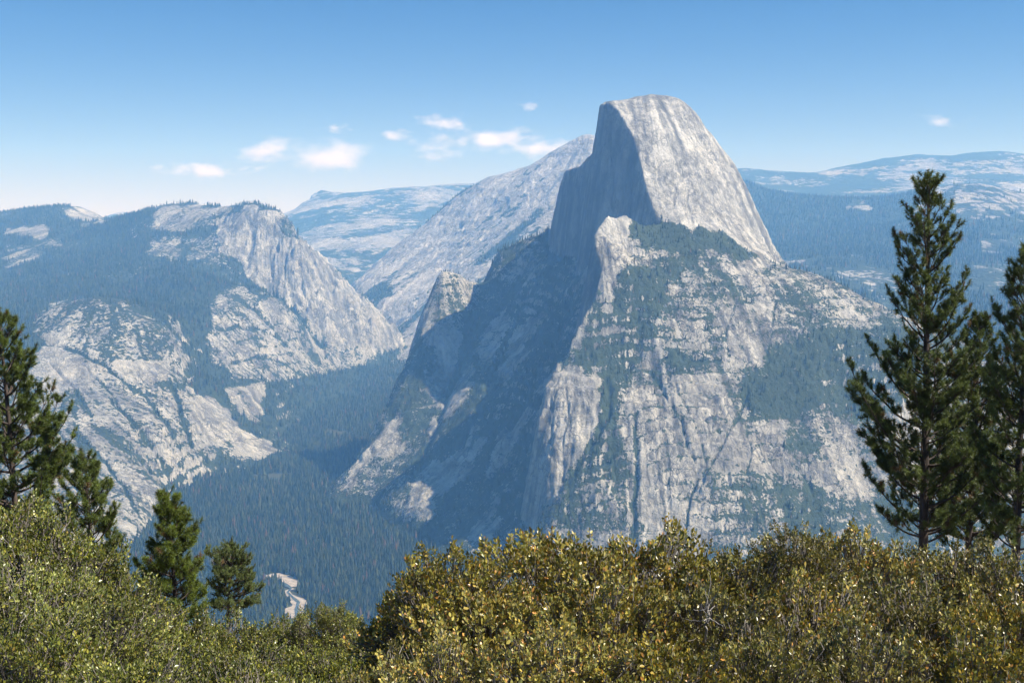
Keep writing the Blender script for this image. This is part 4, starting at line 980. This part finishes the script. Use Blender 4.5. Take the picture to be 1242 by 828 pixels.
# ------------------------------------------------------------------ pines
M_needle = foliage_mat('pine_needles', 0.45, 0.15, 0.35)
M_bark = bark_mat('pine_bark', (0.035, 0.027, 0.023), (0.095, 0.070, 0.055), 0.12)
def pine(label, group, D, top, trunk_px, left, right, seed, low, lean=0.0, dens=1.0, needle=0.125, col=(0.085, 0.110, 0.030), whorl=0.34, rise=0.85, top_w=0.1, name='pine_tree'):
    """left/right: crown reach as (image row, pixels) pairs from top to bottom"""
    r = np.random.default_rng(seed); k1 = D / F
    x0 = (trunk_px - 621) * k1; xt, _, zt = W(top[0], top[1], D); zb = gf1(x0, D) - 0.3
    H = zt - zb
    def z_of(py): return W(621, py, D)[2]
    lz = np.array([z_of(a) for a, _ in left])[::-1]; lw = np.array([b for _, b in left])[::-1] * k1
    rz = np.array([z_of(a) for a, _ in right])[::-1]; rw = np.array([b for _, b in right])[::-1] * k1
    n = 26; t = np.linspace(0, 1, n); wig = np.cumsum(r.normal(0, 0.012, (n, 2)), 0); wig -= wig[-1] * t[:, None]
    tp = np.stack([x0 + (xt - x0) * t ** 1.3 + wig[:, 0], D + wig[:, 1], zb + H * t], 1)
    r0 = 0.009 * H + 0.02
    root = empty(name, (x0, D, zb))
    tr = r0 * (1 - t) ** 0.75 + 0.012
    V, Fq = tubes([tp - np.array([x0, D, zb])], [tr], 10); mesh_obj('trunk', V, Fq, 4, M_bark, root)
    def trunk_at(z): return np.array([np.interp(z, tp[:, 2], tp[:, 0]), np.interp(z, tp[:, 2], tp[:, 1]), z])
    zlow = z_of(low); paths = []; radii = []; tips = []   # tips: (pos, dir)
    z = zlow
    while z < zt - 0.12:
        nb = r.integers(4, 7) if z < zt - 1.0 else r.integers(4, 6)
        a0 = r.uniform(0, 2 * pi)
        for b in range(nb):
            az = a0 + 2 * pi * b / nb + r.normal(0, 0.25); zz = z + r.uniform(-.12, .12)
            c = cos(az); el, er = np.interp(zz, lz, lw), np.interp(zz, rz, rw)
            e = (er if c > 0 else el) * abs(c) + (el + er) / 2 * (1 - abs(c))
            L = e * (r.uniform(0.70, 1.04) if r.random() < 0.75 else r.uniform(0.3, 0.65))
            if L < 0.08: L = 0.08
            f = (zz - zlow) / (zt - zlow + 1e-6)
            a_ = 0.05 + 0.75 * f ** 1.5 + r.normal(0, 0.08); b_ = rise * r.uniform(0.5, 1.1)
            sweep = r.normal(0, 0.18)
            m = 9; q = np.linspace(0, 1, m); st = trunk_at(zz - L * (a_ * .55 + b_ * .35))
            out = np.array([c, sin(az), 0]); sd_ = np.array([-sin(az), c, 0])
            P = st + out * (L * q)[:, None] + sd_ * (L * sweep * q ** 2)[:, None]; P[:, 2] += L * (a_ * q + b_ * q ** 2) ; P += r.normal(0, 0.012 * L, P.shape) * q[:, None]
            br = np.clip(0.012 + 0.018 * L, .012, .06)
            paths.append(P); radii.append(np.linspace(br, 0.006, m))
            # side shoots
            ns = max(3, int(L * 11 * dens))
            for s_i in range(ns):
                tq = r.uniform(0.25, 1.0) ** 0.7; i = tq * (m - 1); i0 = min(int(i), m - 2)
                bp = P[i0] + (P[i0 + 1] - P[i0]) * (i - i0); bd = nrm(P[i0 + 1] - P[i0])
                sgn = r.choice([-1, 1]); sl = min(0.8, r.uniform(0.14, 0.30) + 0.45 * L * (1 - tq) * r.uniform(0.3, 1.0))
                dv = nrm(bd * 0.75 + sd_ * sgn * r.uniform(0.3, 1.2) + np.array([0, 0, r.uniform(-0.1, 1.0)]))
                e1 = bp + dv * sl * 0.6; dv2 = nrm(dv + np.array([0, 0, 0.35])); e2 = e1 + dv2 * sl * 0.4
                paths.append(np.array([bp, e1, e2])); radii.append([0.008, 0.006, 0.004])
                tips.append((e2, dv2))
                if sl > 0.34:
                    for _ in range(2 if sl < .5 else 3):
                        w2 = r.uniform(.25, .8); p2 = bp + dv * sl * w2; d3 = nrm(dv + r.normal(0, .6, 3) + np.array([0, 0, .3])); p3 = p2 + d3 * r.uniform(.1, .2)
                        paths.append(np.array([p2, p3])); radii.append([.006, .004]); tips.append((p3, d3))
            tips.append((P[-1], nrm(P[-1] - P[-2])))
        z += whorl * r.uniform(0.7, 1.3) * (0.55 if z > zt - 1.2 else 1)
    tips.append((np.array([xt, D, zt - .08]), np.array([0, 0, 1.0])))
    org = np.array([x0, D, zb])
    V, Fq = tubes([p - org for p in paths], radii, 4); mesh_obj('branches', V, Fq, 4, M_bark, root)
    TP = np.array([a for a, _ in tips]) - org; TD = np.array([b for _, b in tips]); nt_ = len(TP); K = 85
    u = nrm(np.cross(TD, r.normal(size=(nt_, 3)))); v = np.cross(TD, u)
    ph = r.uniform(0, 2 * pi, (nt_, K)); th = r.uniform(0.2, 1.75, (nt_, K)); al = r.uniform(-0.13, 0.02, (nt_, K))
    nd = nrm(TD[:, None] * np.cos(th)[..., None] + (u[:, None] * np.cos(ph)[..., None] + v[:, None] * np.sin(ph)[..., None]) * np.sin(th)[..., None])
    size = r.uniform(0.75, 1.15, nt_)[:, None] * needle
    b = TP[:, None] + TD[:, None] * al[..., None]; L = (size * r.uniform(0.75, 1.1, (nt_, K)))[..., None]
    sv = nrm(np.cross(nd, r.normal(size=nd.shape))) * 0.0050 * (D / 30)
    tipp = b + nd * L; tipp[..., 2] -= L[..., 0] * 0.06
    V = np.stack([b - sv, b + sv, tipp], 2).reshape(-1, 3); Fc = np.arange(len(V)).reshape(-1, 3)
    tone = r.uniform(0.5, 1.75, (nt_, 1, 1)); old = (r.random((nt_, 1)) < 0.03)[..., None]
    cc = np.array(col) * tone * r.uniform(0.85, 1.15, (nt_, K, 1)); cc = np.where(old, np.array([0.16, 0.10, 0.045]), cc)
    C = np.repeat(cc.reshape(-1, 1, 3), 3, 1).reshape(-1, 3)
    mesh_obj('crown', V, Fc, 3, M_needle, root, smooth=False, colors=C)
    print(label[:40], 'tufts', nt_, 'H', round(H, 1))
    return tag(root, label, 'pine tree', group)

pine('tall dark pine standing alone against the hazy benches at right', 'pines on the near slope', 30, (1128, 209), 1132,
     [(209, 4), (230, 14), (255, 24), (285, 38), (310, 40), (335, 30), (360, 44), (390, 46), (415, 30), (440, 48), (465, 84), (500, 98), (535, 108), (560, 95), (590, 70), (615, 95), (650, 60)],
     [(209, 4), (230, 14), (255, 20), (285, 26), (300, 50), (325, 54), (350, 50), (375, 60), (410, 56), (450, 62), (500, 72), (560, 80), (620, 75), (650, 60)], 101, 640, dens=1.4)
pine('shorter pine with a spiky leader just right of the tall dark pine', 'pines on the near slope', 35, (1189, 384), 1188,
     [(384, 4), (405, 16), (430, 24), (470, 42), (520, 58), (580, 66), (650, 60)], [(384, 4), (405, 14), (430, 22), (470, 36), (520, 52), (580, 62), (650, 60)], 102, 655, dens=1.4)
pine('dark pine cut off by the right edge of the view', 'pines on the near slope', 27, (1250, 300), 1245,
     [(300, 4), (330, 16), (360, 30), (395, 40), (430, 30), (470, 52), (520, 50), (570, 62), (620, 52), (660, 50)], [(300, 4), (360, 30), (430, 40), (520, 60), (660, 70)], 103, 655, dens=1.7)
pine('big dark green pine at the left edge reaching highest on that side', 'pines on the near slope', 31, (0, 378), 9,
     [(378, 6), (400, 22), (440, 40), (500, 60), (560, 75), (640, 80)], [(378, 6), (395, 16), (430, 34), (455, 44), (485, 60), (510, 56), (545, 84), (570, 92), (600, 80), (640, 62)], 104, 640, dens=1.6, col=(0.095, 0.125, 0.030))
pine('smaller pine in front of pale slabs, right of the left edge pine', 'pines on the near slope', 29, (101, 551), 105,
     [(551, 4), (575, 18), (600, 34), (640, 44), (680, 40), (710, 30)], [(551, 4), (575, 16), (600, 22), (625, 40), (655, 38), (690, 36), (710, 28)], 105, 715, dens=1.9, col=(0.100, 0.130, 0.030))
pine('bushy cone shaped young pine on the left above the valley', 'pines on the near slope', 29, (202, 597), 205,
     [(597, 5), (612, 10), (630, 20), (650, 26), (675, 36), (700, 44), (730, 46), (755, 40)], [(597, 5), (612, 12), (630, 20), (650, 30), (675, 36), (700, 42), (730, 46), (755, 40)], 106, 770, dens=2.1, whorl=0.30, col=(0.120, 0.155, 0.030), rise=0.6)
pine('low flat crowned tree with a dark trunk beside the bushy young pine', 'pines on the near slope', 33, (283, 667), 262,
     [(667, 10), (680, 30), (700, 30), (720, 24), (745, 8)], [(667, 10), (680, 28), (700, 34), (715, 48), (730, 60), (745, 10)], 107, 738, dens=2.6, needle=0.075, whorl=0.26, rise=0.25, col=(0.095, 0.120, 0.036))
print('pines', round(time.time() - T0, 1))

# ------------------------------------------------------------------ clouds, far beyond the haze
def cloud(px, py, wpx, hpx, seed, dens, label, D=42000):
    r = np.random.default_rng(seed); k = D / F
    m, nt, out = new_mat('cloud_vapour'); g = N(nt)
    tc = g.n('ShaderNodeTexCoord'); vec = tc.outputs['Object']
    ln = g.n('ShaderNodeVectorMath', operation='LENGTH'); g.l(vec, ln.inputs[0])
    mp = g.n('ShaderNodeMapping'); g.l(vec, mp.inputs[0]); mp.inputs['Location'].default_value = (seed * 3.7, seed * 1.3, 0); mp.inputs['Scale'].default_value = (wpx / hpx * 0.5, 1.0, 1.0)
    nz = g.n('ShaderNodeTexNoise'); g.l(mp.outputs[0], nz.inputs['Vector']); nz.inputs['Scale'].default_value = 1.5; nz.inputs['Detail'].default_value = 5; nz.inputs['Roughness'].default_value = 0.6
    d_ = g.math('SUBTRACT', g.math('MULTIPLY_ADD', nz.outputs['Fac'], 1.9, -0.45), ln.outputs['Value'])
    d_ = g.ramp(d_, 0.0, 0.95, 0.0, dens * 2.6)
    vol = g.n('ShaderNodeVolumePrincipled'); vol.inputs['Color'].default_value = (1.0, 0.96, 0.95, 1); g.l(d_, vol.inputs['Density']); vol.inputs['Anisotropy'].default_value = 0.2
    g.l(vol.outputs[0], out.inputs['Volume'])
    V = []; Fc = []; nu, nv = 24, 12
    for i in range(nv + 1):
        for j in range(nu):
            a, b = pi * i / nv, 2 * pi * j / nu
            V.append((sin(a) * cos(b), sin(a) * sin(b), cos(a)))
    for i in range(nv):
        for j in range(nu): Fc.append((i * nu + j, (i + 1) * nu + j, (i + 1) * nu + (j + 1) % nu, i * nu + (j + 1) % nu))
    o = mesh_obj('cloud', V, Fc, 4, m)
    o.location = W(px, py, D); o.scale = (wpx * k * 1.25, wpx * k * 0.55, hpx * k * 1.3)
    tag(o, label, 'cloud', 'small clouds above the horizon')
CLOUDS = [(322, 182, 66, 24, 1, .0016, 'puffy cloud at the left end of the cloud row'), (392, 188, 96, 36, 2, .0011, 'wide soft cloud second from left'), (478, 164, 34, 13, 3, .0022, 'small bright cloud alone in the middle of the row'),
          (541, 148, 50, 16, 4, .0018, 'flat bright cloud above the other middle clouds'), (588, 170, 104, 26, 5, .0018, 'broad white cloud left of the bare ridge top'), (536, 188, 50, 17, 6, .0016, 'low oval cloud under the flat bright one'),
          (650, 182, 84, 22, 7, .0014, 'cloud touching the bare ridge slope'), (407, 155, 30, 10, 8, .0012, 'tiny faint cloud above the wide soft one'), (640, 129, 26, 9, 9, .0012, 'tiny faint cloud high left of the sheer dome'),
          (248, 206, 100, 14, 10, .0009, 'long faint streak of cloud low on the left'), (1143, 146, 44, 14, 11, .0010, 'faint cloud high above the tall right-hand pine')]
for c_ in CLOUDS: cloud(*c_)
# ------------------------------------------------------------------ air
HAZE = True
if HAZE:
    hx, hy0, hy1, hz0, hz1 = 13600, -3000, 17800, -1100, 1330
    V = [(sx * hx, yy, zz) for zz in (hz0, hz1) for sx, yy in ((-1, hy0), (1, hy0), (1, hy1), (-1, hy1))]
    m, nt, out = new_mat('haze'); vol = nt.nodes.new('ShaderNodeVolumePrincipled')
    vol.inputs['Color'].default_value = (0.20, 0.50, 1.0, 1); vol.inputs['Density'].default_value = 0.86e-4
    vol.inputs['Absorption Color'].default_value = (1, 1, 1, 1)
    vol.inputs['Anisotropy'].default_value = 0.0
    nt.links.new(vol.outputs[0], out.inputs['Volume'])
    o = mesh_obj('haze', V, [(3, 2, 1, 0), (4, 5, 6, 7), (0, 1, 5, 4), (1, 2, 6, 5), (2, 3, 7, 6), (3, 0, 4, 7)], 4, m, smooth=False)
    tag(o, 'blue summer haze between the mountains', 'haze', kind='stuff')

# ------------------------------------------------------------------ sky, sun
SUN_AZ, SUN_EL = radians(104.0), radians(50.0)     # clockwise from the view direction (+Y)
w = bpy.data.worlds.new('World'); SC.world = w; w.use_nodes = True
nt = w.node_tree; nt.nodes.clear()
sky = nt.nodes.new('ShaderNodeTexSky'); sky.sky_type = 'NISHITA'; sky.sun_disc = False
sky.sun_elevation = SUN_EL; sky.sun_rotation = SUN_AZ; sky.altitude = 2200; sky.air_density = 1.0; sky.dust_density = 1.2; sky.ozone_density = 3.5
bg = nt.nodes.new('ShaderNodeBackground'); bg.inputs[1].default_value = 0.046
wo = nt.nodes.new('ShaderNodeOutputWorld'); hs = nt.nodes.new('ShaderNodeHueSaturation'); hs.inputs['Saturation'].default_value = 2.1; nt.links.new(sky.outputs[0], hs.inputs['Color']); mm = nt.nodes.new('ShaderNodeMix'); mm.data_type = 'RGBA'; mm.blend_type = 'MULTIPLY'; mm.inputs[0].default_value = 1.0; mm.inputs[7].default_value = (0.90, 0.93, 1.10, 1); nt.links.new(hs.outputs[0], mm.inputs[6]); gg = N(nt); tcw = nt.nodes.new('ShaderNodeTexCoord'); sz_ = nt.nodes.new('ShaderNodeSeparateXYZ'); nt.links.new(tcw.outputs['Generated'], sz_.inputs[0])
el = gg.math('MAXIMUM', sz_.outputs[2], 0.0); sm = gg.math('POWER', 2.718, gg.math('MULTIPLY', el, -15.0))      # smoke layer low over the horizon
ad = nt.nodes.new('ShaderNodeMix'); ad.data_type = 'RGBA'; nt.links.new(gg.math('MULTIPLY', sm, 0.98), ad.inputs[0]); nt.links.new(mm.outputs[2], ad.inputs[6]); ad.inputs[7].default_value = (13.5, 12.3, 12.0, 1)
nt.links.new(ad.outputs[2], bg.inputs[0]); nt.links.new(bg.outputs[0], wo.inputs[0])
ld = bpy.data.lights.new('sun', 'SUN'); ld.energy = 5.0; ld.angle = radians(0.5); ld.color = (1.0, 0.965, 0.91)
lo = bpy.data.objects.new('sun', ld); COL.objects.link(lo)
from mathutils import Vector
sd = Vector((sin(SUN_AZ) * cos(SUN_EL), cos(SUN_AZ) * cos(SUN_EL), sin(SUN_EL)))
lo.rotation_euler = sd.to_track_quat('Z', 'Y').to_euler()

# ------------------------------------------------------------------ camera and render settings
cd = bpy.data.cameras.new('camera'); cam = bpy.data.objects.new('camera', cd); COL.objects.link(cam)
cd.sensor_fit = 'HORIZONTAL'; cd.sensor_width = 36.0; cd.lens = 36.0 * F / 1242.0
cd.clip_start = 0.1; cd.clip_end = 200000
cam.location = (0, 0, 0); cam.rotation_euler = (pi / 2 - PITCH, 0, 0)
SC.camera = cam
SC.view_settings.view_transform = 'Standard'; SC.view_settings.look = 'None'
SC.view_settings.gamma = 1.0; SC.view_settings.exposure = 0.84; SC.view_settings.use_curve_mapping = False
SC.render.engine = 'CYCLES'
cy = SC.cycles
cy.max_bounces = 4; cy.diffuse_bounces = 2; cy.glossy_bounces = 1; cy.transmission_bounces = 2; cy.volume_bounces = 3; cy.transparent_max_bounces = 6
cy.use_denoising = True; cy.denoiser = 'OPENIMAGEDENOISE'; cy.denoising_prefilter = 'ACCURATE'; cy.denoising_input_passes = 'RGB_ALBEDO_NORMAL'
cy.use_adaptive_sampling = False
print('script', round(time.time() - T0, 1))
